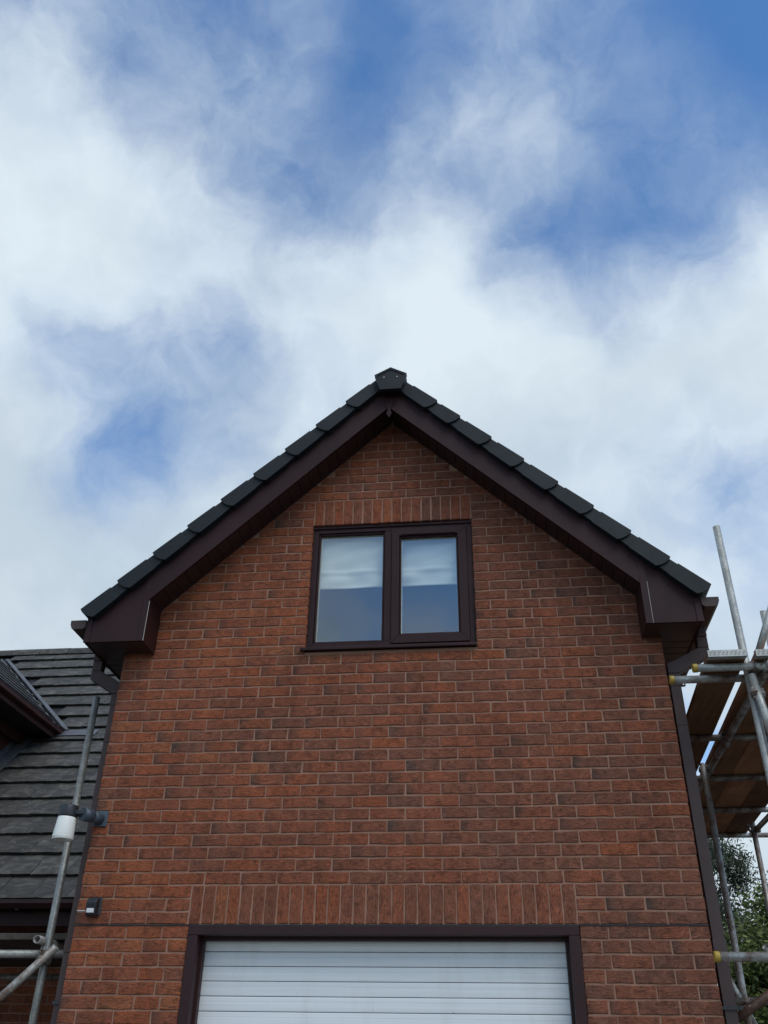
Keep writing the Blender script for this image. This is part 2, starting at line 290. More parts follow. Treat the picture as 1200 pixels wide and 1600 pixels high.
def make_glass():
    m = bpy.data.materials.new('window_glass'); m.use_nodes = True; t = m.node_tree; t.nodes.clear()
    tr = t.nodes.new('ShaderNodeBsdfTransparent'); tr.inputs[0].default_value = (0.95, 0.98, 0.97, 1)
    gl = t.nodes.new('ShaderNodeBsdfGlossy'); gl.inputs['Roughness'].default_value = 0.0; gl.inputs[0].default_value = (0.95, 0.98, 1, 1)
    ge = t.nodes.new('ShaderNodeNewGeometry'); dp_ = t.nodes.new('ShaderNodeVectorMath'); dp_.operation = 'DOT_PRODUCT'
    t.links.new(ge.outputs['Normal'], dp_.inputs[0]); t.links.new(ge.outputs['Incoming'], dp_.inputs[1])
    def mm(op, a, b_, c_=0.0, clamp=False):
        n = t.nodes.new('ShaderNodeMath'); n.operation = op; n.use_clamp = clamp
        for k, v in enumerate((a, b_, c_)):
            if isinstance(v, (int, float)): n.inputs[k].default_value = v
            else: t.links.new(v, n.inputs[k])
        return n.outputs[0]
    one = mm('SUBTRACT', 1.0, mm('ABSOLUTE', dp_.outputs['Value'], 0.0))
    fac = mm('MULTIPLY_ADD', mm('POWER', one, 4.0), 0.9, 0.115, True)      # a double-glazed unit: four reflecting faces
    # very slight bow of the sealed unit
    tcn = t.nodes.new('ShaderNodeTexCoord'); no = t.nodes.new('ShaderNodeTexNoise'); no.inputs['Scale'].default_value = 1.3; no.inputs['Detail'].default_value = 1
    bp = t.nodes.new('ShaderNodeBump'); bp.inputs['Strength'].default_value = 0.12; bp.inputs['Distance'].default_value = 0.02
    t.links.new(tcn.outputs['Object'], no.inputs['Vector']); t.links.new(no.outputs[0], bp.inputs['Height']); t.links.new(bp.outputs[0], gl.inputs['Normal'])
    mx_ = t.nodes.new('ShaderNodeMixShader'); o = t.nodes.new('ShaderNodeOutputMaterial')
    t.links.new(fac, mx_.inputs[0]); t.links.new(tr.outputs[0], mx_.inputs[1]); t.links.new(gl.outputs[0], mx_.inputs[2]); t.links.new(mx_.outputs[0], o.inputs[0])
    return m
def make_shutter():
    m = mat('white_shutter_lacquer', (0.72, 0.75, 0.75), 0.38); g = G(m); p = g.pos()
    s = g.noise(stretch(g, p, (0.7, 1, 60)), 1.0, 4, 0.6)
    c = g.ramp(s, [(0.3, (0.66, 0.69, 0.69)), (0.7, (0.78, 0.80, 0.80))])
    d = g.noise(stretch(g, p, (5, 5, 1.2)), 1.0, 5, 0.65)
    c = g.mix(g.math('MULTIPLY_ADD', d, 1.6, -0.85, clamp=True), c, (0.50, 0.51, 0.48))
    vo = g.n('ShaderNodeTexVoronoi'); vo.inputs['Scale'].default_value = 9; g.put(p, vo.inputs['Vector'])
    c = g.mix(g.math('MULTIPLY', g.math('LESS_THAN', vo.outputs['Distance'], 0.035), 0.6), c, (0.16, 0.14, 0.11))
    g.col(c); return m
def make_ground(name, a, b):
    m = mat(name, rough=0.95, spec=0.2); g = G(m); p = g.pos()
    c = g.ramp(g.noise(p, 1.2, 6), [(0.3, a), (0.7, b)])
    c = g.mix(1.0, c, g.ramp(g.noise(p, 130, 3, 0.7), [(0.2, 0.6), (0.8, 1.4)]), 'MULTIPLY')
    g.col(c); g.bump(g.noise(p, 120, 3), 0.4, 0.006); return m

MT = dict(
    brick=make_brick_mat(), mortar=make_mortar_mat(),
    brown=make_plastic('dark_brown_upvc', (0.0250, 0.0085, 0.0090), 0.55, 0.18, 0.06, spec=0.22, dust=(0.040, 0.032, 0.031)),
    rosewood=make_plastic('rosewood_foil', (0.026, 0.0075, 0.0075), 0.5, 0.22, 0.08, spec=0.3, dust=(0.06, 0.045, 0.04)),
    soffit=make_plastic('brown_soffit_board', (0.026, 0.012, 0.012), 0.42, 0.18),
    verge=make_plastic('slate_grey_verge_plastic', (0.0070, 0.0110, 0.0135), 0.6, 0.20, 0.06, spec=0.3, dust=(0.03, 0.033, 0.034)),
    pipe=make_plastic('brown_rainwater_plastic', (0.064, 0.045, 0.042), 0.55, 0.15, 0.10, spec=0.22, dust=(0.08, 0.068, 0.064)),
    fascia=make_plastic('red_brown_stained_timber', (0.075, 0.024, 0.019), 0.55, 0.3, 0.15, dust=(0.03, 0.015, 0.013)),
    pale=make_plastic('pale_glint', (0.55, 0.52, 0.47), 0.7, 0.15),  # pale colour standing in for the glint at the trim gap
    spacer=make_plastic('sealed_unit_spacer', (0.52, 0.47, 0.38), 0.5, 0.1),
    rubber=mat('black_rubber', (0.012, 0.012, 0.013), 0.6),
    shutter=make_shutter(), glass=make_glass(),
    steel=make_steel('galvanised_steel', 0.0), dullsteel=make_steel('dull_galvanised_steel', 0.05, 0.62), oldsteel=make_steel('weathered_steel', 0.42), rust=make_steel('rusty_steel', 1.0),
    yellow=make_plastic('yellow_plastic', (0.36, 0.24, 0.03), 0.5, 0.2, 0.2, dust=(0.2, 0.14, 0.05)),
    board=make_timber('scaffold_board_timber', (0.29, 0.145, 0.070), (0.50, 0.28, 0.145)),
    oldboard=make_timber('weathered_board_timber', (0.060, 0.048, 0.040), (0.125, 0.105, 0.090)),
    tile=make_roof_tile(),
    darktile=make_plastic('dark_roof_tile', (0.03, 0.033, 0.036), 0.8, 0.2),
    lead=make_plastic('lead_sheet', (0.10, 0.105, 0.115), 0.5, 0.35, 0.2, dust=(0.3, 0.3, 0.3)),
    black=make_plastic('black_plastic', (0.017, 0.020, 0.025), 0.42, 0.2),
    bluegrey=make_plastic('faded_black_plastic', (0.045, 0.062, 0.080), 0.45, 0.3),
    diffuser=make_plastic('opal_plastic', (0.80, 0.80, 0.74), 0.3, 0.06, 0.22, dust=(0.50, 0.51, 0.42)),
    lens=make_plastic('frosted_lens', (0.62, 0.63, 0.62), 0.3, 0.05),
    fabric=make_plastic('cream_blind_fabric', (0.80, 0.78, 0.70), 0.9, 0.08, spec=0.1),
    room=mat('room_plaster', (0.22, 0.22, 0.22), 0.9),
    bark=make_plastic('bark', (0.07, 0.05, 0.035), 0.95, 0.4),
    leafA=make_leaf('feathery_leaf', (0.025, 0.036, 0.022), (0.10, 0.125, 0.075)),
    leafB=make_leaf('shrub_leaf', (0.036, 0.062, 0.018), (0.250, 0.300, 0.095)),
    tarmac=make_ground('tarmac', (0.045, 0.045, 0.046), (0.065, 0.064, 0.062)),
    paving=make_ground('driveway_concrete', (0.20, 0.19, 0.175), (0.29, 0.275, 0.25)),
    sheet=make_plastic('grey_sheet', (0.36, 0.36, 0.37), 0.6, 0.15),
)

# ------------------------------------------------------------------ mesh helpers
WL = {}                                    # world location of every object made here
def tag(o, label=None, cat=None, group=None, kind=None):
    if label: o['label'] = label
    if cat: o['category'] = cat
    if group: o['group'] = group
    if kind: o['kind'] = kind
    return o
def empty(name, loc, label, cat, group=None):
    o = bpy.data.objects.new(name, None); COL.objects.link(o); o.location = loc; o.empty_display_size = 0.2
    WL[o.name] = Vector(loc); return tag(o, label, cat, group)
def link_mesh(name, me, parent, c):
    o = bpy.data.objects.new(name, me); COL.objects.link(o)
    WL[o.name] = Vector(c)
    if parent is not None:
        o.parent = parent; o.location = Vector(c)-WL[parent.name]
    else: o.location = c
    return o
class MB:
    def __init__(s): s.v, s.f, s.sm = [], [], []
    def add(s, vs, fs, smooth=False):
        k = len(s.v); s.v += [Vector(v) for v in vs]; s.f += [[i+k for i in f] for f in fs]; s.sm += [smooth]*len(fs); return s
    def box(s, x0, x1, y0, y1, z0, z1):
        return s.add([(x, y, z) for z in (z0, z1) for y in (y0, y1) for x in (x0, x1)],
                     [(0, 2, 3, 1), (4, 5, 7, 6), (0, 1, 5, 4), (2, 6, 7, 3), (0, 4, 6, 2), (1, 3, 7, 5)])
    def prism(s, pts, ext):
        """closed polygon (list of 3-d points) extruded by the vector ext"""
        n = len(pts); e = Vector(ext); a = [Vector(p) for p in pts]; b = [p+e for p in a]
        nrm = Vector((0, 0, 0))
        for i in range(n): nrm += a[i].cross(a[(i+1) % n])
        flip = nrm.dot(e) > 0
        fs = [list(range(n)), [n+i for i in reversed(range(n))]]
        fs += [[i, n+i, n+(i+1) % n, (i+1) % n] for i in range(n)]
        # n-gon a faces against ext
        if flip: fs = [list(reversed(f)) for f in fs]
        return s.add(a+b, [list(f) for f in fs])
    def tube(s, p, q, r, n=14, inner=None, r2=None, smooth=True):
        p, q = Vector(p), Vector(q); d = (q-p).normalized()
        a = d.orthogonal().normalized(); b = d.cross(a); r2 = r if r2 is None else r2
        ring = lambda c, rr: [c+a*(rr*math.cos(2*math.pi*i/n))+b*(rr*math.sin(2*math.pi*i/n)) for i in range(n)]
        k = len(s.v)
        side = [(i, (i+1) % n, n+(i+1) % n, n+i) for i in range(n)]
        s.add(ring(p, r)+ring(q, r2), side, smooth)
        if inner is None:
            s.f += [[k+i for i in reversed(range(n))], [k+n+i for i in range(n)]]; s.sm += [False, False]
        else:
            j = len(s.v); ri, rj = inner*r, inner*r2
            s.add(ring(p, ri)+ring(q, rj), [tuple(reversed(f)) for f in side], smooth)
            for i in range(n):
                i2 = (i+1) % n
                s.f += [[k+i2, k+i, j+i, j+i2], [k+n+i, k+n+i2, j+n+i2, j+n+i]]; s.sm += [False, False]
        return s
    def build(s, name, m, parent=None, bevel=0.0, seg=1, tint=None, c=None, uvs=None):
        v = s.v
        if c is None:
            lo = Vector([min(p[i] for p in v) for i in range(3)]); hi = Vector([max(p[i] for p in v) for i in range(3)])
            c = (lo+hi)/2
        me = bpy.data.meshes.new(name)
        me.from_pydata([tuple(p-c) for p in v], [], s.f)
        me.polygons.foreach_set('use_smooth', s.sm)
        me.materials.append(m); me.update()
        if bevel:
            bm = bmesh.new(); bm.from_mesh(me)
            bm.normal_update()
            es = [e for e in bm.edges if len(e.link_faces) == 2 and e.calc_face_angle(0) > 0.45 and not (e.link_faces[0].smooth and e.link_faces[1].smooth)]
            bmesh.ops.bevel(bm, geom=es, offset=bevel, segments=seg, profile=0.6, affect='EDGES', clamp_overlap=True)
            bm.to_mesh(me); bm.free()
        o = link_mesh(name, me, parent, c)
        if tint: o['tint'] = [float(t) for t in tint]
        return o
def B(name, m, parent, x0, x1, y0, y1, z0, z1, bevel=0.0, tint=None):
    return MB().box(x0, x1, y0, y1, z0, z1).build(name, m, parent, bevel, tint=tint)

# ------------------------------------------------------------------ ground
g_ = MB().add([(-400, -400, -0.004), (400, -400, -0.004), (400, 400, -0.004), (-400, 400, -0.004)], [(0, 1, 2, 3)]).build('ground', MT['tarmac'], c=Vector((0, 0, 0)))
tag(g_, 'dark tarmac ground stretching around the houses', 'ground', kind='structure')
g_ = MB().add([(-3.2, -14, 0.0), (3.6, -14, 0.0), (3.6, -0.01, 0.0), (-3.2, -0.01, 0.0)], [(0, 1, 2, 3)]).build('driveway', MT['paving'], c=Vector((0, 0, 0)))
tag(g_, 'pale concrete driveway in front of the garage door', 'driveway', kind='structure')

# ------------------------------------------------------------------ the brick gable house
house = empty('gable_house', (0.035, 0, 0), 'red brick gable end with brown window above white roller garage door', 'house')
WL_, WR_ = -1.8705, 1.8705            # wall corners
XC, SL, ZT = 0.035, 0.958, ZH+4.05    # ridge axis, roof slope, line of the verge tips
AN = math.atan(SL)
def rp(sg, x, n, y=0.0):
    """point of the roof line above x, moved n along the outward normal"""
    return Vector((x+sg*n*math.sin(AN), y, ZT-SL*abs(x-XC)+n*math.cos(AN)))
def line_z(x, n):                      # height at x of the line offset by n from the verge tips
    return ZT-SL*abs(x-XC)+n/math.cos(AN)
OW0, OW1 = -0.562, 0.643              # window opening
core = MB()
Y0, Y1 = 0.0055, 0.30
core.box(WL_+.004, -1.156, Y0, Y1, 0.0, ZH).box(1.156, WR_-.004, Y0, Y1, 0.0, ZH)
core.box(WL_+.004, WR_-.004, Y0, Y1, ZH, ZH+1.745)
core.box(WL_+.004, OW0, Y0, Y1, ZH+1.745, ZH+2.3); core.box(OW1, WR_-.004, Y0, Y1, ZH+1.745, ZH+2.3)
zc = lambda x: min(line_z(x, -0.14), 99)
for a, b in ((WL_+.004, OW0), (OW1, WR_-.004)):
    xs = [a, b]
    core.prism([(a, Y0, ZH+2.3), (b, Y0, ZH+2.3), (b, Y0, max(ZH+2.3, min(zc(b), ZH+2.785))), *([(XC-(ZT-0.14/math.cos(AN)-ZH-2.785)/SL, Y0, ZH+2.785)] if a < 0 else [(XC+(ZT-0.14/math.cos(AN)-ZH-2.785)/SL, Y0, ZH+2.785)]), (a, Y0, max(ZH+2.3, min(zc(a), ZH+2.785)))], (0, Y1-Y0, 0))
hw = (ZT-0.14/math.cos(AN)-ZH-2.785)/SL
core.prism([(XC-hw, Y0, ZH+2.785), (XC+hw, Y0, ZH+2.785), (XC, Y0, line_z(XC, -0.14))], (0, Y1-Y0, 0))
HB = 7.0
core.box(WL_+.004, WL_+.3, Y1, HB, 0.0, ZH+2.0).box(WR_-.3, WR_-.004, Y1, HB, 0.0, ZH+2.0)
core.box(WL_+.3, WR_-.3, HB-.3, HB-0.001, 0.0, ZH+2.0)
core.prism([(XC-1.9, HB-.3, ZH+2.001), (XC+1.9, HB-.3, ZH+2.001), (XC, HB-.3, line_z(XC, -0.14))], (0, .298, 0))
wall = core.build('wall', MT['mortar'], house)

# --- bricks
rb = random.Random(5)
BC = {}
def brick_geo(L, H, D, side, soldier, rng):
    """rough-edged brick, face at y=0, centre at the origin; side=-1/+1 adds a finished end"""
    j = lambda a: rng.uniform(-a, a)
    hx, hz = L/2, H/2
    nx = 3 if L > 0.16 else 2
    nz = 3 if soldier else 1
    out = []
    for i in range(nx): out.append((-hx+L*i/nx, -hz))
    for i in range(nz): out.append((hx, -hz+H*i/nz))
    for i in range(nx): out.append((hx-L*i/nx, hz))
    for i in range(nz): out.append((-hx, hz-H*i/nz))
    n = len(out)
    o1 = [(x+j(.0026), z+j(.0024)) for x, z in out]
    def ins(x, z, d): return (x-math.copysign(d, x) if abs(abs(x)-hx) < .004 else x, z-math.copysign(d, z) if abs(abs(z)-hz) < .004 else z)
    r0 = [ins(x, z, .0035+j(.0012)) for x, z in o1]
    vs = [(x, j(.0008), z) for x, z in r0]+[(x, .0036+j(.0008), z) for x, z in o1]+[(x, D, z) for x, z in out]
    fs = [list(range(n))]
    for k in (0, n):
        fs += [[k+i, k+n+i, k+n+(i+1) % n, k+(i+1) % n] for i in range(n)]
    return vs, fs
def uv_of(v, L, H, soldier):
    return (v[2]+H/2, v[0]+L/2) if soldier else (v[0]+L/2+v[1], v[2]+H/2)
def brick_mesh(L, H, D, soldier):
    key = (round(L, 2), round(H, 2), round(D, 3), soldier)
    lst = BC.setdefault(key, [])
    if len(lst) < 7:
        vs, fs = brick_geo(L, H, D, 0, soldier, rb)
        me = bpy.data.meshes.new('brick'); me.from_pydata(vs, [], fs)
        me.materials.append(MT['brick']); uvl = me.uv_layers.new(name='UVMap')
        for lp in me.loops: uvl.data[lp.index].uv = uv_of(vs[lp.vertex_index], L, H, soldier)
        me.update(); lst.append((me, L)); return lst[-1]
    return rb.choice(lst)
stuff_v, stuff_f, stuff_uv, stuff_t = [], [], [], []
def brick_tint(x, z):
    """warm and orange to the upper left, browner in the middle and right, as the kiln packs were laid"""
    zone = 0.5-0.13*x+0.08*math.sin(z*1.9+x*1.1)
    t = min(1, max(0, rb.gauss(zone, 0.17)))
    fl = 0.0
    r = rb.random()
    if r < 0.24: fl = rb.uniform(0.4, 0.8)
    elif r < 0.60: fl = rb.uniform(0.1, 0.35)
    if rb.random() < 0.012: t = 0.05; fl = 0.9
    return (t, fl, rb.random())
n_obj = 0
def put_brick(x0, x1, z0, z1, D=0.05, soldier=False, single=True, name='brick'):
    global n_obj
    L, H = x1-x0, z1-z0
    if L < 0.02: return
    xc, zc_, yj = (x0+x1)/2, (z0+z1)/2+rb.uniform(-.0008, .0008), rb.uniform(-.0012, .0012)
    t = brick_tint(xc, zc_)
    if soldier: t = (t[0], t[1]*0.25, t[2])
    if single:
        me, ML = brick_mesh(L, H, D, soldier)
        o = link_mesh(name, me, wall, (xc, yj, zc_)); o['tint'] = list(t)
        o.scale = (L/ML, 1, 1)
        n_obj += 1
    else:
        vs, fs = brick_geo(L, H, D, 0, soldier, rb); k = len(stuff_v)
        stuff_v.extend([(v[0]+xc, v[1]+yj, v[2]+zc_) for v in vs])
        for f in fs:
            stuff_f.append([i+k for i in f]); stuff_uv.extend([uv_of(vs[i], L, H, soldier) for i in f]); stuff_t.append(t)
J = 0.010
def left_run(x0, x1, k):
    """stretchers laid from the left corner, cut at x1"""
    out, x, first = [], x0, True
    while x < x1-0.03:
        L = 0.1025 if (first and k % 2) else 0.215
        rem = x1-x
        if rem < 0.235+.02 and not first: L = rem
        elif 0.215+J+0.02 < rem < 0.215+J+0.09 and not first and k % 2 == 0: L = 0.145
        L = min(L, rem)
        if x1-(x+L) < 0.045: L = x1-x
        out.append((x, x+L)); x += L+J; first = False
    return out
def right_run(x0, x1, k):
    return [(-b, -a) for a, b in left_run(-x1, -x0, k)]
def mixed_run(x0, x1, k):
    """the two leads meet in a cut brick right of the middle"""
    xs = 1.068 if k % 2 else 1.18
    if x0 > xs-0.1: return right_run(x0, x1, k)
    R = []; x = x1; first = True
    while x > xs+0.1:
        L = 0.1025 if (first and k % 2) else 0.215
        R.append((x-L, x)); x -= L+J; first = False
    Lr = []; xl = x0; first = True
    while x-xl > 0.215+J+(0.085 if k % 2 else 0.13):
        L = 0.1025 if (first and k % 2) else 0.215
        Lr.append((xl, xl+L)); xl += L+J; first = False
    if x-xl > 0.26 and not k % 2: Lr.append((xl, (xl+x)/2-J/2)); xl = (xl+x)/2+J/2
    elif x-xl > 0.26: Lr.append((xl, xl+0.12)); xl += 0.13
    Lr.append((xl, x))
    return Lr+R
TOPN = -0.205
for k in range(-28, 54):
    z0, z1 = ZH+.075*k+J/2, ZH+.075*(k+1)-J/2
    if k < 0: runs = left_run(WL_, -1.151, k)+right_run(1.151, WR_, k)
    elif k < 3: runs = left_run(WL_, -1.1665, k)+right_run(1.1505, WR_, k)
    elif k < 23: runs = mixed_run(WL_, WR_, k)
    elif k < 37: runs = left_run(WL_, OW0+.0045, k)+mixed_run(OW1-.0045, WR_, k)
    elif k < 40: runs = left_run(WL_, -0.5575, k)+mixed_run(0.6385, WR_, k)
    else: runs = left_run(WL_, WR_, k)
    single = -8 <= k <= 14
    for a, b in runs:
        mid = (a+b)/2
        lim = (ZT-z0-0.16)/SL                 # hidden inside the roof thickness beyond this
        if z0 > line_z(mid, TOPN) and abs(mid-XC) > 0.12: continue
        if k >= 23 and max(abs(a-XC), abs(b-XC)) > lim+0.11:
            if abs(a-XC) > lim+.02 and a < XC: a = XC-lim-.02
            if abs(b-XC) > lim+.02 and b > XC: b = XC+lim+.02
        if b-a < 0.03 or z1 > line_z(XC, -0.16): continue
        D = 0.05
        corner = a < WL_+.001 or b > WR_-.001
        if corner: D = 0.215 if (b-a) < 0.15 else 0.1025
        put_brick(a, b, z0, z1, D, False, single)
# soldier courses over the garage door and the window
for i in range(30):
    p_ = 2.307/30; x0 = -1.1616+p_*i
    put_brick(x0+J/2, x0+p_-J/2, ZH+.006, ZH+.22, 0.1, True, True, 'soldier_brick')
for i in range(16):
    p_ = 1.186/16; x0 = -0.5525+p_*i
    put_brick(x0+J/2, x0+p_-J/2, ZH+2.781, ZH+2.995, 0.1, True, True, 'soldier_brick')
# bricks of the two return walls
for k in range(-28, 22):
    z0, z1 = ZH+.075*k+J/2, ZH+.075*(k+1)-J/2
    for sg in (-1, 1):
        y = 0.225 if k % 2 else 0.1125
        while y < (3.2 if sg < 0 else 6.8):
            vs, fs = brick_geo(0.215, z1-z0, 0.05, 0, False, rb); kk = len(stuff_v); t = brick_tint(sg*1.8, z0)
            for v in vs:
                xl, yl, zl = v
                stuff_v.append((sg*(WR_-yl), y+0.1075+sg*xl, zl+(z0+z1)/2))
            for f in fs:
                stuff_f.append([i+kk for i in f]); stuff_uv.extend([uv_of(vs[i], 0.215, z1-z0, False) for i in f]); stuff_t.append(t)
            y += 0.225
me = bpy.data.meshes.new('brickwork'); me.from_pydata(stuff_v, [], stuff_f); me.materials.append(MT['brick'])
uvl = me.uv_layers.new(name='UVMap'); uvl.data.foreach_set('uv', [c for u in stuff_uv for c in u])
at = me.attributes.new('tint', 'FLOAT_VECTOR', 'FACE'); at.data.foreach_set('vector', [c for t in stuff_t for c in t]); me.update()
tag(link_mesh('brickwork', me, wall, (0, 0, 0)), kind='stuff')
B('damp_proof_strip', MT['rubber'], house, WL_-.001, WR_+.001, -0.0025, 0.02, ZH-.0045, ZH+.003)

# --- garage door and its frame
def ring(mb_, x0, x1, z0, z1, w, ya, yb, ws=None):
    """four mitred members of a rectangular frame"""
    a, b, c, d = ws or (w, w, w, w)          # left, right, bottom, top widths
    O = [(x0, z0), (x1, z0), (x1, z1), (x0, z1)]; I = [(x0+a, z0+c), (x1-b, z0+c), (x1-b, z1-d), (x0+a, z1-d)]
    for i in range(4):
        k = (i+1) % 4
        mb_.prism([(O[i][0], ya, O[i][1]), (O[k][0], ya, O[k][1]), (I[k][0], ya, I[k][1]), (I[i][0], ya, I[i][1])], (0, yb-ya, 0))
    return mb_
gf = MB().box(-1.1495, -1.088, -0.006, 0.075, 0.002, ZH-.0562).box(1.088, 1.1495, -0.006, 0.075, 0.002, ZH-.0562)
gf.box(-1.1495, 1.1495, -0.006, 0.075, ZH-.055, ZH-.0055)
dframe = gf.build('door_frame', MT['rosewood'], house, 0.003, 2)
gi = MB().box(-1.1495, -1.071, 0.0765, 0.125, 0.002, ZH-.075).box(1.071, 1.1495, 0.0765, 0.125, 0.002, ZH-.075).box(-1.1495, 1.1495, 0.0765, 0.125, ZH-.0745, ZH-.004)
gi.build('inner_frame', MT['rosewood'], dframe, 0.003)
gd = MB().box(-1.14, 1.14, 0.16, 0.175, 0.004, ZH-.02).build('garage_door', MT['rubber'], house)
zt_ = ZH-.0495
i = 0
while zt_ > 0.05:
    zb = zt_-0.0785
    # slightly bowed slat with a step at its foot
    pr_ = [(0.160, zt_-.0022), (0.1412, zt_-.0028), (0.1398, zt_-.008), (0.1392, zt_-.026), (0.1398, zt_-.030), (0.1393, zt_-.040), (0.1393, zb+.020), (0.1398, zb+.008), (0.1410, zb+.0012), (0.160, zb+.0005)]
    MB().prism([(-1.105, y, z) for y, z in pr_], (2.21, 0, 0)).build('slat', MT['shutter'], gd)
    zt_ = zb

# --- window
wn = MB()
FY = 0.030
ring(wn, OW0+.001, OW1-.001, ZH+1.772, ZH+2.7795, 0.05, FY, FY+.07, (0.046, 0.046, 0.05, 0.055))
window = wn.build('window', MT['brown'], house, 0.003, 2)
MB().box(-0.012, 0.040, FY+.001, FY+.068, ZH+1.8225, ZH+2.7238).build('mullion', MT['brown'], window, 0.003, 2)
bd = MB(); ring(bd, OW0+.048, -0.0125, ZH+1.823, ZH+2.7235, 0.014, FY+.010, FY+.034); bd.build('glazing_bead', MT['brown'], window, 0.004)
sh = MB(); ring(sh, 0.0410, 0.5945, ZH+1.7985, ZH+2.7265, 0.062, FY-.012, FY+.028, (0.056, 0.064, 0.066, 0.056))
sash = sh.build('sash', MT['brown'], window, 0.0035, 2)
bd = MB(); ring(bd, 0.0975, 0.5300, ZH+1.865, ZH+2.670, 0.013, FY+.002, FY+.024); bd.build('glazing_bead', MT['brown'], window, 0.004)
B('trickle_vent', MT['brown'], window, 0.115, 0.515, FY-.019, FY-.0125, ZH+2.6735, ZH+2.690, 0.003)
for par, (x0, x1, z0, z1), y in ((window, (OW0+.060, -0.0245, ZH+1.836, ZH+2.711), FY+.035), (window, (0.109, 0.519, ZH+1.877, ZH+2.658), FY+.025)):
    MB().box(x0, x1, y, y+.004, z0, z1).build('pane', MT['glass'], par)
    sp_ = MB(); ring(sp_, x0-.001, x1+.001, z0-.001, z1+.001, 0.008, y+.0045, y+.018, (.0095, .006, .004, .004)); sp_.build('spacer_bar', MT['spacer'], par)
sl = MB(); sl.prism([(-0.588, -0.034, ZH+1.744), (-0.588, -0.034, ZH+1.762), (-0.588, -0.028, ZH+1.7695), (-0.588, 0.0975, ZH+1.7715), (-0.588, 0.0975, ZH+1.7505), (-0.588, -0.018, ZH+1.7505), (-0.588, -0.018, ZH+1.744)], (1.228, 0, 0))
sl.build('sill', MT['brown'], window, 0.002)
B('head_trim', MT['brown'], window, OW0+.002, OW1-.002, FY-.012, FY-.0005, ZH+2.757, ZH+2.7785, 0.002)
# reveals and a plain room behind the glass
rm = MB()
rm.box(OW0-.02, OW1+.02, 0.3005, 0.36, ZH+1.70, ZH+1.745)
rm.add([(-1.5, .36, ZH+.8), (1.5, .36, ZH+.8), (1.5, 3.2, ZH+.8), (-1.5, 3.2, ZH+.8), (-1.5, .36, ZH+3.0), (1.5, .36, ZH+3.0), (1.5, 3.2, ZH+3.0), (-1.5, 3.2, ZH+3.0)],
       [(0, 1, 2, 3), (4, 7, 6, 5), (2, 6, 7, 3), (0, 3, 7, 4), (1, 5, 6, 2)])
rm.build('room_lining', MT['room'], house)

# --- roof
def slope_mb(mb_, sg, xa, xb, n0, n1, ya, yb):
    return mb_.prism([rp(sg, xa, n0, ya), rp(sg, xb, n0, ya), rp(sg, xb, n1, ya), rp(sg, xa, n1, ya)], (0, yb-ya, 0))
XE = {-1: -2.115, 1: 2.180}
rf = MB()
for sg in (-1, 1): slope_mb(rf, sg, XE[sg]*0.985, XC+sg*0.002, -0.13, -0.062, -0.222, HB+.25)
roof = rf.build('roof', MT['rubber'], house)
tl = MB()
for sg in (-1, 1):
    for k in range(10):
        xa = XE[sg]-sg*0.2265*k; xb = xa-sg*0.26
        if sg*(xb-XC) < 0.01: xb = XC+sg*.01
        tl.prism([rp(sg, xa, -0.052, -0.2), rp(sg, xb, -0.060, -0.2), rp(sg, xb, -0.034, -0.2), rp(sg, xa, -0.022, -0.2)], (0, HB+.4, 0))
tag(tl.build('tile_course', MT['darktile'], roof), kind='stuff')
# dry verge caps, one per course
def verge(sg, xa, ln):
    """moulded cap: drip corner, rounded foot, stepped neck that the next one laps"""
    ca = math.cos(AN)
    P = lambda s, n, y: rp(sg, xa-sg*s*ca, n, y)
    L1, L2 = 0.250*ln, 0.335*ln
    foot = [(0.0, 0.001), (-0.006, -0.022), (-0.004, -0.050), (0.006, -0.082), (0.022, -0.108), (0.034, -0.117)]
    out = foot+[(L1, -0.111), (L1, -0.002)]
    m = MB()
    k = len(out)
    fy = lambda s: -0.308+0.012*min(1, s/L1)
    a = [P(s, n, fy(s)) for s, n in out]; b = [P(s, n, -0.155) for s, n in out]
    fs = [list(range(k)), [k+i for i in reversed(range(k))]]+[[i, k+i, k+(i+1) % k, (i+1) % k] for i in range(k)]
    if sg > 0: fs = [list(reversed(f)) for f in fs]
    m.add(a+b, fs)
    nk = [(L1-.004, -0.0075), (L1-.004, -0.1070), (L2, -0.101), (L2, -0.011)]
    a = [P(s, n, -0.2925) for s, n in nk]; b = [P(s, n, -0.158) for s, n in nk]; k = 4
    fs = [list(range(k)), [k+i for i in reversed(range(k))]]+[[i, k+i, k+(i+1) % k, (i+1) % k] for i in range(k)]
    if sg > 0: fs = [list(reversed(f)) for f in fs]
    m.add(a+b, fs)
    return m
for k in range(9): verge(-1, XE[-1]+0.2267*k, 1.0).build('verge_cap', MT['verge'], roof, 0.0022, 2)
for k in range(8): verge(1, XE[1]-0.2270*k, 1.0 if k < 7 else 0.78).build('verge_cap', MT['verge'], roof, 0.0022, 2)
verge(1, 0.418, 1.0).build('verge_cap', MT['verge'], roof, 0.0022, 2)
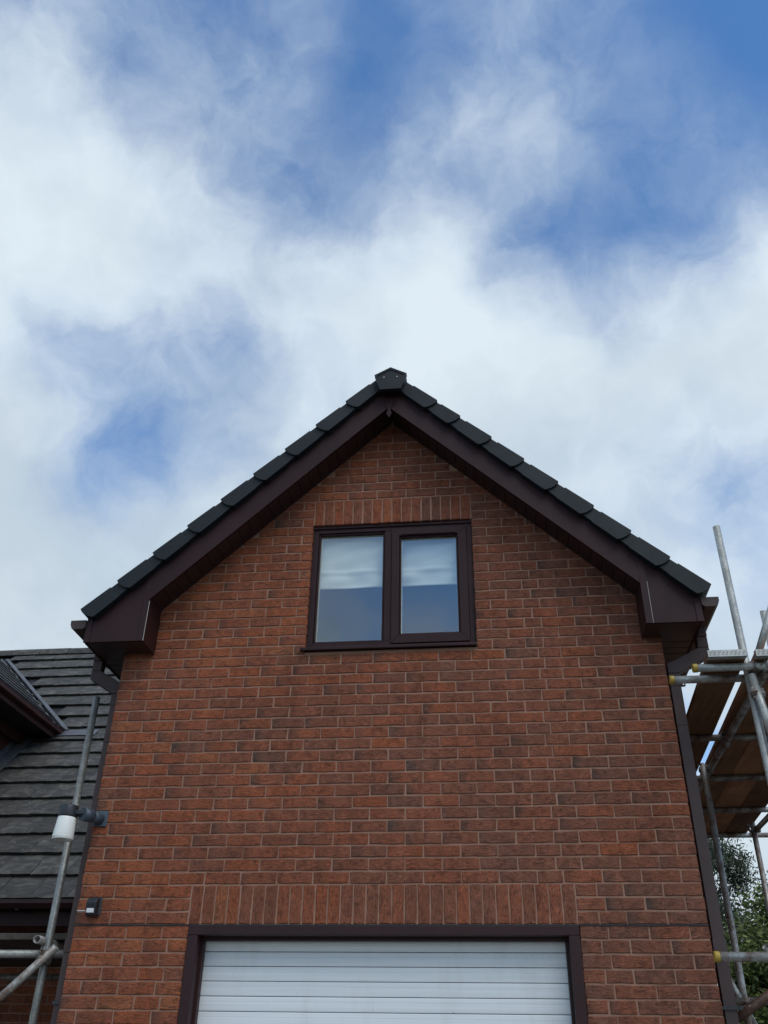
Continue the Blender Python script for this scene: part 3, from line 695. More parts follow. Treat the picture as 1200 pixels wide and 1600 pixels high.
# ridge: end cap with its raised rim and two screws, then ridge tiles running back
CX = 0.056
pent = [(0, 0.0), (0.128, -0.072), (0.083, -0.222), (-0.083, -0.222), (-0.128, -0.072)]
inn = [(0, -0.020), (0.108, -0.081), (0.070, -0.206), (-0.070, -0.206), (-0.108, -0.081)]
ZR = ZH+4.012
cp = MB().prism([(CX+x, -0.345, ZR+z) for x, z in pent], (0, 0.034, 0))
cap = cp.build('ridge_end_cap', MT['verge'], house, 0.003, 2)
rimv = [(CX+x, -0.351, ZR+z) for x, z in pent]+[(CX+x, -0.351, ZR+z) for x, z in inn]+[(CX+x, -0.3445, ZR+z) for x, z in pent]+[(CX+x, -0.3445, ZR+z) for x, z in inn]
rf_ = []
for i in range(5):
    j = (i+1) % 5
    rf_ += [[i, 5+i, 5+j, j], [i, j, 10+j, 10+i], [5+i, 15+i, 15+j, 5+j]]
MB().add(rimv, rf_).build('rim', MT['verge'], cap)
for sx in (-1, 1):
    MB().tube((CX+sx*.052, -0.3445, ZR-.098), (CX+sx*.052, -0.3485, ZR-.098), 0.0055, 10).build('screw', MT['steel'], cap)
for k in range(16):
    y = -0.3105+0.46*k
    m = MB().prism([(CX+x*.97, y, ZR+z*.97-.012+.008*(k % 2)) for x, z in [(0, 0), (.128, -.072), (.11, -.14), (-.11, -.14), (-.128, -.072)]], (0, 0.46, 0))
    m.build('ridge_tile', MT['darktile'], roof, 0.004)

# --- bargeboards, finial, box ends, soffit boards
BN0, BN1 = -0.050, -0.262
xo = {-1: -2.072, 1: 2.104}; xi = {-1: -1.647, 1: 1.742}
for sg in (-1, 1):
    xa = xi[sg]; xb = XC+sg*.0015
    pts = [(xa, -0.250, line_z(xa, BN0)), (xb, -0.250, line_z(xb, BN0)), (xb, -0.250, line_z(xb, BN1)), (xa, -0.250, line_z(xa, BN1))]
    MB().prism(pts, (0, 0.022, 0)).build('bargeboard', MT['brown'], house, 0.003, 2)
    # raking soffit boards with open v joints
    s0 = 0.0; ca = math.cos(AN); x = xa; w = 0.098
    while sg*(x-XC) > 0.03:
        x2 = x-sg*w*ca
        if sg*(x2-XC) < 0.004: x2 = XC+sg*.004
        xe = x2+sg*.004*ca
        n0, n1 = -0.238, -0.226
        if sg*(xe-XC) > 0 and sg*(x-xe) > .01:
            z_ = [line_z(x, n0), line_z(xe, n0), line_z(xe, n1), line_z(x, n1)]
            MB().prism([(q, -0.2275, zz) for q, zz in zip((x, xe, xe, x), z_)], (0, 0.2335, 0)).build('soffit_board', MT['soffit'], house, 0.0018)
        x = x2
    # box end
    zb = ZH+1.762
    topz = lambda q: line_z(q, -0.052)
    be = MB().prism([(xi[sg], -0.246, zb), (xo[sg], -0.246, zb), (xo[sg], -0.246, min(topz(xo[sg]), 99)), (xi[sg], -0.246, topz(xi[sg]))], (0, 0.02, 0))
    box_end = be.build('box_end', MT['brown'], house)
    # inner cheek, floor, corner trims and the pale glint line
    xc_ = xi[sg]
    MB().prism([(xc_, -0.2255, zb), (xc_, 0.003, zb), (xc_, 0.003, line_z(xc_, -0.20)), (xc_, -0.2255, line_z(xc_, -0.20))], (sg*.012, 0, 0)).build('cheek', MT['rosewood'], box_end)
    for zz in (0.115, 0.235):
        B('cheek_joint', MT['rubber'], box_end, min(xc_-sg*.0005, xc_+sg*.004), max(xc_-sg*.0005, xc_+sg*.004), -0.2245, 0.002, zb+zz, zb+zz+.003)
    B('floor', MT['soffit'], box_end, min(xc_+sg*.0125, xo[sg]), max(xc_+sg*.0125, xo[sg]), -0.2255, -0.0345, zb, zb+.012)
    for xt, dx in ((xc_, sg*.044), (xo[sg]-sg*.040, sg*.042)):
        q0, q1 = sorted((xt-(sg*.002 if xt == xc_ else 0), xt+dx))
        MB().prism([(q0, -0.252, zb-.003), (q1, -0.252, zb-.003), (q1, -0.252, topz(q1)-.012), (q0, -0.252, topz(q0)-.012)], (0, .0055, 0)).build('corner_trim', MT['brown'], box_end, 0.001)
    xs_ = xc_+sg*.044 if sg > 0 else xc_+.0035
    MB().prism([(xs_-.0009, -0.2530, zb-.003), (xs_+.0009, -0.2530, zb-.003), (xs_+.0009, -0.2530, zb+.30), (xs_-.0009, -0.2530, zb+.30)], (0, .004, 0)).build('glint_strip', MT['pale'], box_end)  # glint along the trim gap, painted as a thin pale strip
    # eaves: soffit boards back along the side wall, fascia, gutter
    y = -0.033
    while y < 4.2:
        x0, x1 = sorted((sg*(WR_+.001), xo[sg]-sg*.021))
        B('eaves_board', MT['soffit'], house, x0, x1, y+.006, y+.099, zb+.002, zb+.012, 0.0018)
        y += 0.1
    x0, x1 = sorted((xo[sg]-sg*.020, xo[sg]-sg*.001))
    fa = B('fascia', MT['brown'], house, x0, x1, -0.225, HB+.2, zb-.004, ZH+1.93, 0.002)
    gx = xo[sg]+sg*.004
    W_ = 0.112
    gz = ZH+1.925
    prof = [(0, 0), (W_, 0), (W_, -.028), (W_-.012, -.058), (W_-.03, -.066), (.02, -.066), (0, -.05)]
    inn_ = [(.004, 0), (.004, -.048), (.022, -.062), (W_-.031, -.062), (W_-.016, -.055), (W_-.004, -.027), (W_-.004, 0)]
    gt = MB().prism([(gx+sg*a, -0.262, gz+b) for a, b in (prof[:1]+list(reversed(prof[1:])) if sg < 0 else prof)], (0, .006, 0))
    n = len(prof)
    og = [(gx+sg*a, gz+b) for a, b in prof[1:]+prof[:1]]; ig = [(gx+sg*a, gz+b) for a, b in inn_]
    loop = og+ig
    gt.prism([(a, -0.255, b) for a, b in loop], (0, HB+.4, 0))
    gut = gt.build('gutter', MT['pipe'], house)
    for yb in (0.25, 1.1, 2.0, 2.9):
        x0, x1 = sorted((gx-sg*.001, gx+sg*(W_+.005)))
        B('gutter_bracket', MT['pipe'], gut, x0, x1, yb, yb+.03, gz-.074, gz-.067, 0.001)
        B('bracket_lip', MT['pipe'], gut, *sorted((gx+sg*(W_+.0008), gx+sg*(W_+.006))), yb, yb+.03, gz-.0665, gz+.004, 0.001)
    # downpipe with swan neck, sockets and clips
    px_ = sg*(WR_+.0475); py_ = 0.135 if sg < 0 else 0.055; hp = 0.034; ox = gx+sg*.030; oy = py_
    dp = MB()
    dp.box(px_-hp, px_+hp, py_-hp, py_+hp, 0.05, ZH+1.518)
    pipe = dp.build('downpipe', MT['pipe'], house, 0.004, 2)
    zA, zB = ZH+1.655, ZH+1.555
    nk = MB().box(ox-.036, ox+.036, oy-.036, oy+.036, zA+.12, gz-.0755)
    nk.build('outlet', MT['pipe'], pipe, 0.004)
    sw = MB()
    qa, qb = [(ox-hp, zA), (ox+hp, zA), (px_+hp, zB), (px_-hp, zB)], None
    sw.box(ox-hp, ox+hp, oy-hp, oy+hp, zA+.041, zA+.118)
    sw.prism([(ox+sg*hp, oy-hp, zA+.040), (ox-sg*hp, oy-hp, zA+.040), (px_-sg*hp, oy-hp, zB+.032), (px_-sg*hp, oy-hp, zB-.034), (px_+sg*hp, oy-hp, zB-.034), (ox+sg*hp, oy-hp, zA-.020)], (0, hp*2, 0))
    sw.build('swan_neck', MT['pipe'], pipe, 0.003)
    for zz, hh in ((ZH+1.43, .085), (ZH-0.14, .07)):
        B('socket', MT['pipe'], pipe, px_-hp-.004, px_+hp+.004, py_-hp-.004, py_+hp+.004, zz, zz+hh, 0.003)
    B('pipe_joint', MT['rubber'], pipe, px_-hp-.002, px_+hp+.002, py_-hp-.002, py_+hp+.002, ZH+1.168, ZH+1.174)
    for zz in (ZH-0.418, ZH-1.9):
        c_ = MB().box(px_-hp-.010, px_+hp+.016, py_-hp-.008, py_-hp-.0055, zz, zz+.018).box(px_-hp-.010, px_-hp-.0045, py_-hp-.005, py_+hp+.008, zz, zz+.018).box(px_+hp+.0045, px_+hp+.010, py_-hp-.005, py_+hp+.008, zz, zz+.018)
        c_.tube((px_+hp+.018, py_-hp-.011, zz+.009), (px_+hp+.018, py_-hp+.02, zz+.009), 0.011, 10)
        c_.box(*sorted((sg*(WR_+.002), px_-sg*(hp+.0005))), py_+.004, py_+.02, zz+.001, zz+.017)
        c_.build('pipe_clip', MT['black'], pipe)
# finial over the bargeboard joint
fx = 0.038
fn = [(fx-.028, 3.775), (fx-.028, 3.700), (fx-.013, 3.672), (fx-.013, 3.645), (fx-.024, 3.628), (fx, 3.578), (fx+.024, 3.628), (fx+.013, 3.645), (fx+.013, 3.672), (fx+.028, 3.700), (fx+.028, 3.775)]
MB().prism([(x, -0.257, ZH+z) for x, z in fn], (0, 0.0065, 0)).build('finial', MT['brown'], house, 0.0015)

# --- fittings on the wall
bl = MB()
nx_, nz_ = 60, 40
x0, x1, z0, z1 = -0.60, 0.70, ZH+2.298, ZH+2.80
def fold(x, z):
    t = (z-z0)/(z1-z0)
    y = 0.135
    for zc_, a in ((0.0, .008), (0.27, .015), (0.90, .006)):
        y -= a*math.exp(-((t-zc_)/.035)**2)
    y -= 0.020*math.sin(math.pi*min(1, t/.27))*(0.6+.4*math.sin(x*9+1)) if t < .27 else 0.012*math.sin(math.pi*(t-.27)/.73)
    y += 0.006*math.sin(x*23+t*9)*math.exp(-((t-.2)/.15)**2)+.004*math.sin(x*14-t*21)
    return y
vv = [(x0+(x1-x0)*i/nx_, fold(x0+(x1-x0)*i/nx_, z0+(z1-z0)*j/nz_), z0+(z1-z0)*j/nz_) for j in range(nz_+1) for i in range(nx_+1)]
ff = [(j*(nx_+1)+i, j*(nx_+1)+i+1, (j+1)*(nx_+1)+i+1, (j+1)*(nx_+1)+i) for j in range(nz_) for i in range(nx_)]
vb = [(x, y+.003, z) for x, y, z in vv]; nn = len(vv)
edge = [i for i in range(nx_+1)]
fs2 = ff+[tuple(i+nn for i in reversed(f)) for f in ff]+[(i, i+nn, i+1+nn, i+1) for i in range(nx_)]
blind = MB().add(vv+vb, fs2, True).build('roman_blind', MT['fabric'])
tag(blind, 'cream folded roman blind drawn halfway down behind the upstairs window', 'blind')

lamp = empty('wall_light', (-1.83, 0, ZH+.63), 'black capped lantern with grubby white shade on a wall arm beside the drainpipe', 'wall light')
LX, LY, LZ = -1.985, -0.14, ZH+.585
MB().tube((LX, LY, LZ+.020), (LX, LY, LZ+.092), 0.060, 28, r2=0.056).build('cap', MT['black'], lamp, 0.006, 2)
MB().tube((LX-.004, LY, LZ-.108), (LX, LY, LZ+.019), 0.066, 28, r2=0.057).build('shade', MT['diffuser'], lamp, 0.004, 2)
MB().tube((LX-.004, LY, LZ-.118), (LX-.004, LY, LZ-.1085), 0.062, 28, r2=0.0655).build('shade_rim', MT['diffuser'], lamp, 0.003, 2)
ar = MB().box(LX+.045, LX+.115, LY-.016, LY+.016, LZ+.036, LZ+.062)
ar.build('arm', MT['black'], lamp, 0.004)
ar = MB().tube((-1.885, LY-.005, ZH+.622), (-1.845, LY+.05, ZH+.622), 0.040, 20).tube((-1.845, LY+.05, ZH+.622), (-1.825, -0.012, ZH+.622), 0.034, 20)
ar.build('elbow', MT['bluegrey'], lamp)
B('back_plate', MT['bluegrey'], lamp, -1.862, -1.775, -0.014, -0.0015, ZH+.575, ZH+.675, 0.004)

pir = empty('motion_sensor', (-1.765, 0, ZH+.1), 'small black motion sensor with white lens on the bricks left of the garage door', 'sensor')
B('back_plate', MT['black'], pir, -1.790, -1.714, -0.022, -0.0015, ZH+.045, ZH+.155, 0.012)
hd = MB().prism([(-1.788, -0.070, ZH+.075), (-1.788, -0.078, ZH+.118), (-1.788, -0.060, ZH+.140), (-1.788, -0.0225, ZH+.145), (-1.788, -0.0225, ZH+.040), (-1.788, -0.058, ZH+.045)], (0.066, 0, 0))
hd.build('head', MT['black'], pir, 0.008, 2)
MB().box(-1.779, -1.733, -0.0745, -0.060, ZH+.058, ZH+.084).build('lens', MT['lens'], pir, 0.004, 2)
MB().tube((-1.866, -0.006, ZH+.079), (-1.782, -0.010, ZH+.077), 0.0035, 8).build('cable', MT['lens'], pir)

# ------------------------------------------------------------------ the slate-grey roofed house on the left
lh = empty('low_roofed_house', (-4.5, 2.5, 0), 'house with riven grey tiled roof and brown dormer left of the brick gable', 'house')
EY, EZ, GA = 2.1, ZH+.49, 0.3275         # eaves line, tile gauge along a 45 degree slope
c45 = math.sqrt(.5)
rl = random.Random(8)
XR, XLW = -1.93, -9.0
NC = 18
deck = MB().prism([(XLW, EY+.03, EZ-.06), (XLW, EY+GA*NC*c45, EZ-.09+GA*NC*c45), (XLW, EY+GA*NC*c45, EZ-.03+GA*NC*c45), (XLW, EY-.03, EZ-.055)], (XR-XLW+.05, 0, 0))
deck.prism([(XLW, EY+GA*NC*c45+.001, EZ-.09+GA*NC*c45), (XLW, EY+2*GA*NC*c45, EZ-.06), (XLW, EY+2*GA*NC*c45+.05, EZ-.03), (XLW, EY+GA*NC*c45+.001, EZ-.03+GA*NC*c45)], (XR-XLW+.05, 0, 0))
lroof = deck.build('roof', MT['rubber'], lh)
# one riven tile: thick broken lower edge
def tile_mesh(w):
    nx = 6
    vs, fs = [], []
    th = 0.040
    for i in range(nx+1):
        x = -w/2+w*i/nx
        e = rl.uniform(-.006, .006); e2 = rl.uniform(-.004, .004)
        vs += [(x, e, th+e2), (x, .10, th-.004), (x, .345, .012), (x, e+.016, 0.008), (x, .345, 0.0)]
    for i in range(nx):
        a, b = 5*i, 5*(i+1)
        fs += [(a, b, b+1, a+1), (a+1, b+1, b+2, a+2), (a+3, b+3, b, a), (a+4, a+3, b+3, b+4)[::-1]]
    fs += [(0, 1, 2, 4, 3), tuple(reversed([5*nx+i for i in (0, 1, 2, 4, 3)]))]
    me = bpy.data.meshes.new('roof_tile'); me.from_pydata(vs, [], fs); me.materials.append(MT['tile']); me.update(); return me
tmesh = {}
def in_dormer(x, z):
    # the part of the slope that the dormer stands on
    return x < -4.78 and z > ZH+2.0
rest = MB()
for k in range(NC):
    y, z = EY+GA*k*c45, EZ+GA*k*c45
    TW = 0.328
    x = XR-(0.164 if k % 2 else 0.0)
    first = True
    if k % 2:
        cols = [(XR-.082, .160)]
    else: cols = []
    while x > -8.8:
        cols.append((x-TW/2, TW-.004)); x -= TW
    for xc_, w in cols:
        zrel = z-ZH
        if xc_ < -6.6: continue
        if zrel > 2.75 and xc_ < -4.47-(zrel-2.75)/.84+.0: continue       # beneath the dormer roof
        if 2.0 < zrel <= 2.75 and xc_ < -4.93: continue
        key = round(w, 2)
        lst = tmesh.setdefault(key, [])
        if len(lst) < 8: lst.append(tile_mesh(w)); me = lst[-1]
        else: me = rl.choice(lst)
        o = link_mesh('roof_tile', me, lroof, (xc_, y-.006, z-.022+rl.uniform(-.0018, .0018)))
        o.rotation_euler = (math.radians(45-1.2), rl.uniform(-.003, .003), rl.uniform(-.004, .004))
        o['tint'] = [min(1, max(0, rl.gauss(.5, .25))), 0.0, rl.random()]
# ridge tiles
ry, rz = EY+GA*NC*c45, EZ+GA*NC*c45
x = XR
while x > -9:
    m = MB(); pr_ = [(ry+.13*math.cos(t), rz-.085+.13*math.sin(t)) for t in [math.pi*i/8 for i in range(9)]]
    m.prism([(x-.445, a, b+(.004 if int(x*10) % 2 else 0)) for a, b in pr_], (.44, 0, 0))
    m.tube((x-.03, ry, rz+.015), (x+.015, ry, rz+.015), 0.034, 10)
    o = m.build('ridge_tile', MT['tile'], lroof, tint=(rl.random(), 0, rl.random())); x -= .45
B('verge_strip', MT['lead'], lroof, XR-.006, XR+.045, EY+.5, EY+.52, EZ+.5, EZ+.52)
# eaves: gutter, fascia, soffit, wall
gp = [(0, 0), (-.115, 0), (-.115, -.03), (-.09, -.068), (-.03, -.075), (0, -.05)]
g2 = [(0, 0), (-.004, -.045), (-.032, -.070), (-.088, -.063), (-.111, -.028), (-.111, 0)]
lg = MB().prism([(XLW, EY-.012+a, EZ-.022+b) for a, b in gp[1:]+list(g2)], (XR-XLW-.06, 0, 0))
lgut = lg.build('gutter', MT['rosewood'], lh)
for q in range(8): B('gutter_bracket', MT['rosewood'], lgut, -2.5-q*.8, -2.47-q*.8, EY-.133, EY-.010, EZ-.106, EZ-.0985)
B('fascia', MT['brown'], lh, XLW, XR-.05, EY+.02, EY+.04, EZ-.21, EZ-.045, 0.003)
k_ = 0
x = XR-.06
while x > -6.5:
    B('soffit_board', MT['soffit'], lh, x-.097, x, EY+.0405, EY+1.098, EZ-.205, EZ-.195, 0.0015); x -= .1  # eaves made this deep to keep the wall below in shade
lw = MB().box(XLW, XR-.05, EY+1.105, EY+1.4, 0.0, EZ-.15).build('wall', MT['mortar'], lh)
for k in range(-14, 5):
    z0 = ZH+.075*k+.005
    x = XR-.06-(.11 if k % 2 else 0)
    while x > -5.6:
        if k >= -11:
            me, ML = brick_mesh(0.215, 0.065, 0.05, False)
            o = link_mesh('brick', me, lw, (x-.1075, EY+1.10+rb.uniform(-.001, .001), z0+.0325)); o['tint'] = list(brick_tint(-1, z0))
        x -= .225
# dormer
DX, DZ = -4.473, ZH+2.741                # its right-hand eaves line
zr = lambda y: EZ+(y-EY)                 # main roof surface at y
dm = MB()
DF = 0.9                                  # front of the dormer
DR = -6.45                                # its ridge
sl_ = 0.84
zd = lambda x: DZ+sl_*(DX-x)
yv = lambda x: EY+(zd(x)-EZ)             # where that slope runs into the main roof
dm.add([(DX+.02, DF, zd(DX+.02)), (DR, DF, zd(DR)), (DR, yv(DR)+.1, zd(DR)), (DX+.02, yv(DX)+.1, zd(DX+.02)),
        (DX+.02, DF, zd(DX+.02)-.05), (DR, DF, zd(DR)-.05), (DR, yv(DR)+.1, zd(DR)-.05), (DX+.02, yv(DX)+.1, zd(DX+.02)-.05)],
       [(0, 3, 2, 1), (4, 5, 6, 7), (0, 1, 5, 4), (0, 4, 7, 3), (1, 2, 6, 5), (2, 3, 7, 6)])
dm.add([(DR, DF, zd(DR)), (2*DR-DX, DF, DZ), (2*DR-DX, yv(DX), DZ), (DR, yv(DR)+.1, zd(DR))], [(0, 1, 2, 3)])
dormer = dm.build('dormer', MT['darktile'], lh)
nrm = Vector((sl_, 0, 1)).normalized(); up = Vector((-1, 0, sl_)).normalized()
gd_ = 0.275
for k in range(9):
    s = k*gd_
    base_ = Vector((DX+.03, 0, zd(DX+.03)))+up*s
    y0 = DF
    yend = yv(base_.x)+.12
    y = y0+(0.15 if k % 2 else 0)
    while y < yend:
        y2 = min(y+.298, yend)
        if y2-y > .05 and y > 2.2:
            a = base_+nrm*.032; b = base_+up*.31+nrm*.016; c_ = base_+up*.31+nrm*.003; d = base_+nrm*.003
            MB().prism([(q.x, y+.002, q.z) for q in (a, b, c_, d)], (0, y2-y-.004, 0)).build('dormer_tile', MT['tile'], dormer, tint=(rl.random()*.8, 0, rl.random()))
        y += .30
# valley lead along the junction
va, vb_ = Vector((DX+.05, yv(DX+.05), zd(DX+.05))), Vector((DR, yv(DR), zd(DR)))
off = Vector((.045, 0, 0)); upv = Vector((0, -.03, .045))
MB().prism([va+off+upv*.3, va+off*2.2+upv*.3, vb_+off*2.2+upv*.3, vb_+off+upv*.3], (0, -.02, .03)).build('valley_lead', MT['lead'], dormer)
MB().tube(va+Vector((-.02, -.02, .035)), vb_+Vector((-.02, -.02, .035)), 0.016, 8).build('lead_roll', MT['lead'], dormer)
# soffit, two fascias, gutter, cheek, flashing
dyE = yv(DX)-.02
MB().prism([(DX+.025, DF, DZ-.028), (DX+.025, dyE, DZ-.028), (DX+.025, dyE-.10, DZ-.135), (DX+.025, DF, DZ-.135)], (-.022, 0, 0)).build('eaves_fascia', MT['fascia'], dormer)
MB().box(DX+.026, DX+.095, DF, dyE+.03, DZ-.070, DZ-.010).build('gutter', MT['fascia'], dormer, 0.012, 2)
MB().tube((DX+.105, DF, DZ-.006), (DX+.105, dyE+.05, DZ-.006), 0.008, 8).build('drip_edge', MT['lead'], dormer)
CK = -4.85
B('soffit', MT['rubber'], dormer, CK, DX+.002, DF, dyE-.06, DZ-.125, DZ-.112)
MB().prism([(CK+.02, DF, DZ-.126), (CK+.02, 4.20, DZ-.126), (CK+.02, 4.06, DZ-.235), (CK+.02, DF, DZ-.235)], (.055, 0, 0)).build('frieze_board', MT['fascia'], dormer)
MB().prism([(CK, DF, DZ-.12), (CK, 4.22, DZ-.12), (CK, EY+.2, EZ+.2), (CK, DF, EZ-1)], (-.05, 0, 0)).build('cheek', MT['fascia'], dormer)
def on(y, dz): return zr(y)+dz
MB().prism([(CK+.004, 2.4, on(2.4, .03)), (CK+.004, 4.12, on(4.12, .03)), (CK+.004, 4.05, on(4.05, .14)), (CK+.004, 2.4, on(2.4, .14))], (.006, 0, 0)).build('step_flashing', MT['lead'], dormer)
MB().prism([(CK+.012, 2.4, on(2.4, .042)), (CK+.012, 4.18, on(4.18, .042)), (CK+.17, 4.18, on(4.18, .042)), (CK+.17, 2.4, on(2.4, .042))], (0, -.004, .004)).build('lead_soaker', MT['lead'], dormer)
MB().prism([(DX-.10, 4.20, on(4.20, .045)), (DX-.10, 4.30, on(4.30, .045)), (-3.95, 4.30, on(4.30, .045)), (-3.95, 4.20, on(4.20, .045))], (0, -.004, .004)).build('lead_apron', MT['lead'], dormer)

# ------------------------------------------------------------------ scaffolding
R_ = 0.02415
def coupler(parent, c, d1, d2):
    """right-angle coupler: two hinged bands, eye bolts and nuts"""
    c, d1, d2 = Vector(c), Vector(d1).normalized(), Vector(d2).normalized()
    o = d1.cross(d2)
    o = o.normalized() if o.length > .1 else d1.orthogonal().normalized()
    m = MB()
    for d, s in ((d1, -1), (d2, 1)):
        q = c+o*(s*R_)
        m.tube(q-d*.028, q+d*.028, R_+.006, 14, inner=.8)
        m.tube(q-d*.010+o*0, q+d*.010, R_+.0095, 14, inner=.8)
    cp_ = m.build('coupler', MT['oldsteel'], parent)
    for d, s, e in ((d1, -1, d2), (d2, 1, d1)):
        q = c+o*(s*R_)+e*(R_+.016)
        b = MB().tube(q-o*.035, q+o*.040, .006, 8); b.tube(q+o*.026, q+o*.040, .0125, 6, smooth=False); b.box(q.x-.012, q.x+.012, q.y-.012, q.y+.012, q.z-.010, q.z+.010)
        b.build('bolt', MT['oldsteel'], cp_)
def pole(parent, name, p, q, m='steel', cap=None):
    o = MB().tube(p, q, R_, 18, inner=.83).build(name, MT[m], parent)
    if cap:
        p, q = Vector(p), Vector(q); d = (q-p).normalized()
        MB().tube(p-d*.004, p+d*.024, R_+.0028, 18).build('end_cap', MT['yellow'], o, 0.002)
    return o
Z = lambda v: ZH+v
sc = empty('scaffold_tower', (2.4, 1.2, 0), 'galvanised tube scaffold with yellow end caps along the right side wall', 'scaffold')
S1 = (2.290, -0.300)
pole(sc, 'standard', (*S1, 0.0), (*S1, Z(2.43)))
S2 = (2.372, 1.65)
pole(sc, 'standard', (*S2, 0.0), (*S2, Z(1.395)), 'oldsteel')
pole(sc, 'standard', (3.14, 3.42, 0.0), (3.14, 3.42, Z(1.36)), 'oldsteel')
pole(sc, 'standard', (2.885, 0.98, 0.0), (2.885, 0.98, Z(2.40)), 'steel')
pole(sc, 'standard', (2.55, 4.15, 0.0), (2.55, 4.15, Z(1.39)), 'oldsteel')
# transoms
ZT1 = Z(1.392)
pole(sc, 'transom', (1.955, -0.365, ZT1), (3.6, -0.365, ZT1), 'steel', 1)
pole(sc, 'transom', (1.835, -0.232, Z(1.372)), (2.50, -0.232, Z(1.372)), 'oldsteel', 1)
for y in (1.0, 2.05, 3.1, 4.12):
    pole(sc, 'transom', (2.02, y, Z(1.40)), (3.65, y, Z(1.40)), 'oldsteel')
pole(sc, 'transom', (1.828, -0.235, Z(-0.187)), (3.4, -0.235, Z(-0.187)), 'oldsteel', 1)
# ledgers, braces
pole(sc, 'ledger', (2.392, -0.47, Z(1.415-.035)), (2.47, 4.3, Z(1.345)), 'oldsteel')
pole(sc, 'ledger', (3.19, 3.70, Z(1.315)), (2.98, 0.6, Z(1.15)), 'rust')
pole(sc, 'ledger', (2.30, 1.60, Z(-0.265)), (4.4, 1.60, Z(-0.255)), 'steel')
pole(sc, 'ledger', (2.2, 4.1, Z(-0.33)), (5.0, 4.1, Z(-0.33)), 'steel')
pole(sc, 'brace', (2.292, -0.352, Z(1.345)), (2.345, -0.365, Z(0.86)), 'steel')
pole(sc, 'brace', (1.96, 0.1, Z(-0.455)), (2.45, 0.1, Z(-0.16)), 'rust')
pole(sc, 'brace', (2.30, 0.55, Z(-0.045)), (2.62, 0.9, Z(-0.55)), 'oldsteel')
pole(sc, 'brace', (2.21, 1.58, Z(0.02)), (2.52, 1.72, Z(-0.62)), 'oldsteel')
pole(sc, 'brace', (2.44, -0.05, Z(1.575)), (2.62, -0.1, Z(1.98)), 'steel')
coupler(sc, (2.312, -0.332, ZT1), (0, 0, 1), (1, 0, 0))
coupler(sc, (2.405, -0.36, Z(1.405)), (1, 0, 0), (0, 1, 0))
coupler(sc, (2.312, -0.33, Z(1.235)), (0, 0, 1), (.1, 0, -1))
coupler(sc, (2.405, 0.98, Z(1.375)), (1, 0, 0), (0, 1, 0))
coupler(sc, (2.395, 1.66, Z(1.36)), (0, 0, 1), (0, 1, 0))
coupler(sc, (3.15, 3.42, Z(1.30)), (0, 0, 1), (0, 1, 0))
coupler(sc, (2.372, 1.625, Z(-0.27)), (0, 0, 1), (1, 0, 0))
coupler(sc, (2.36, 1.62, Z(-0.32)), (0, 0, 1), (1, 0, .5))
# boards, each with a galvanised band on its end
def board(x0, w, y0, y1, z, lab, tone, shift=.085):
    bd_ = MB().prism([(x0, y0, z), (x0+w, y0, z), (x0+w+shift*(y1-y0)*.6, y1, z), (x0+shift*(y1-y0)*.6, y1, z)], (0, 0, .038))
    o = bd_.build('scaffold_board', MT['board'], None, 0.002, tint=(tone, 0, rl.random()))
    tag(o, lab, 'board', 'scaffold boards on the tower')
    q = MB().box(x0-.002, x0+w+.002, y0-.0025, y0+.045, z-.0025, z-.0005).box(x0-.002, x0+w+.002, y0-.0025, y0-.0005, z-.0005, z+.0385).box(x0-.002, x0+w+.002, y0-.0025, y0+.045, z+.0385, z+.040)
    band = q.build('end_band', MT['steel'], o)
    for i in range(9):
        for j in (0, 1):
            xx = x0+w*(i+.5+.25*j)/9.3
            MB().tube((xx, y0-.0026, z+.012+.014*j), (xx, y0-.0045, z+.012+.014*j), .0042, 6).build('dimple', MT['oldsteel'], band)
bz = Z(1.4255)
board(2.035, .225, -.46, 4.25, bz, 'dark scaffold board nearest the brick wall, apart from the others', .1)
board(2.318, .239, -.45, 4.25, bz+.001, 'reddish brown scaffold board second from the brick wall', .35)
board(2.5595, .238, -.43, 4.30, bz, 'paler tan scaffold board third from the brick wall', .9)
board(2.800, .225, -.46, 4.22, bz+.001, 'dark brown outermost scaffold board on the tower', .2)
pnl = MB().prism([(2.30, 3.2, Z(-.62)), (2.30, 3.2, Z(-.02)), (2.52, 3.3, Z(-.36)), (2.56, 3.3, Z(-.62))], (0, .02, 0)).build('grey_sheet', MT['sheet'])
tag(pnl, 'pale grey sheet leaning behind the scaffold beside the brown drainpipe', 'sheet')

sl_ = empty('tube_scaffold', (-2.3, 0.3, 0), 'grey tube scaffold standing in front of the low tiled roof, left of the wall light', 'scaffold')
T1 = (-2.108, 0.20)
pole(sl_, 'standard', (*T1, 0.0), (*T1, Z(1.535)), 'dullsteel')
pole(sl_, 'transom', (-2.140, 0.10, Z(-.066)), (-2.150, 2.02, Z(-.066)), 'oldsteel')
pole(sl_, 'brace', (-2.02, 0.135, Z(-.105)), (-2.52, 0.10, Z(-.60)), 'oldsteel')
pole(sl_, 'ledger', (-6.0, 0.30, Z(-.128)), (-1.985, 0.30, Z(-.128)))
pole(sl_, 'ledger', (-6.0, 1.50, Z(-.155)), (-2.0, 1.50, Z(-.155)), 'oldsteel')
pole(sl_, 'standard', (-3.35, 1.55, 0.0), (-3.35, 1.55, Z(-.05)), 'oldsteel')
coupler(sl_, (-2.095, 0.165, Z(-.17)), (0, 0, 1), (-1, 0, -1))
coupler(sl_, (-2.13, 0.25, Z(-.118)), (0, 0, 1), (1, 0, 0))
coupler(sl_, (-3.35, 1.525, Z(-.155)), (0, 0, 1), (1, 0, 0))
NMB = ('front', 'second', 'third', 'fourth', 'fifth', 'sixth', 'rearmost')
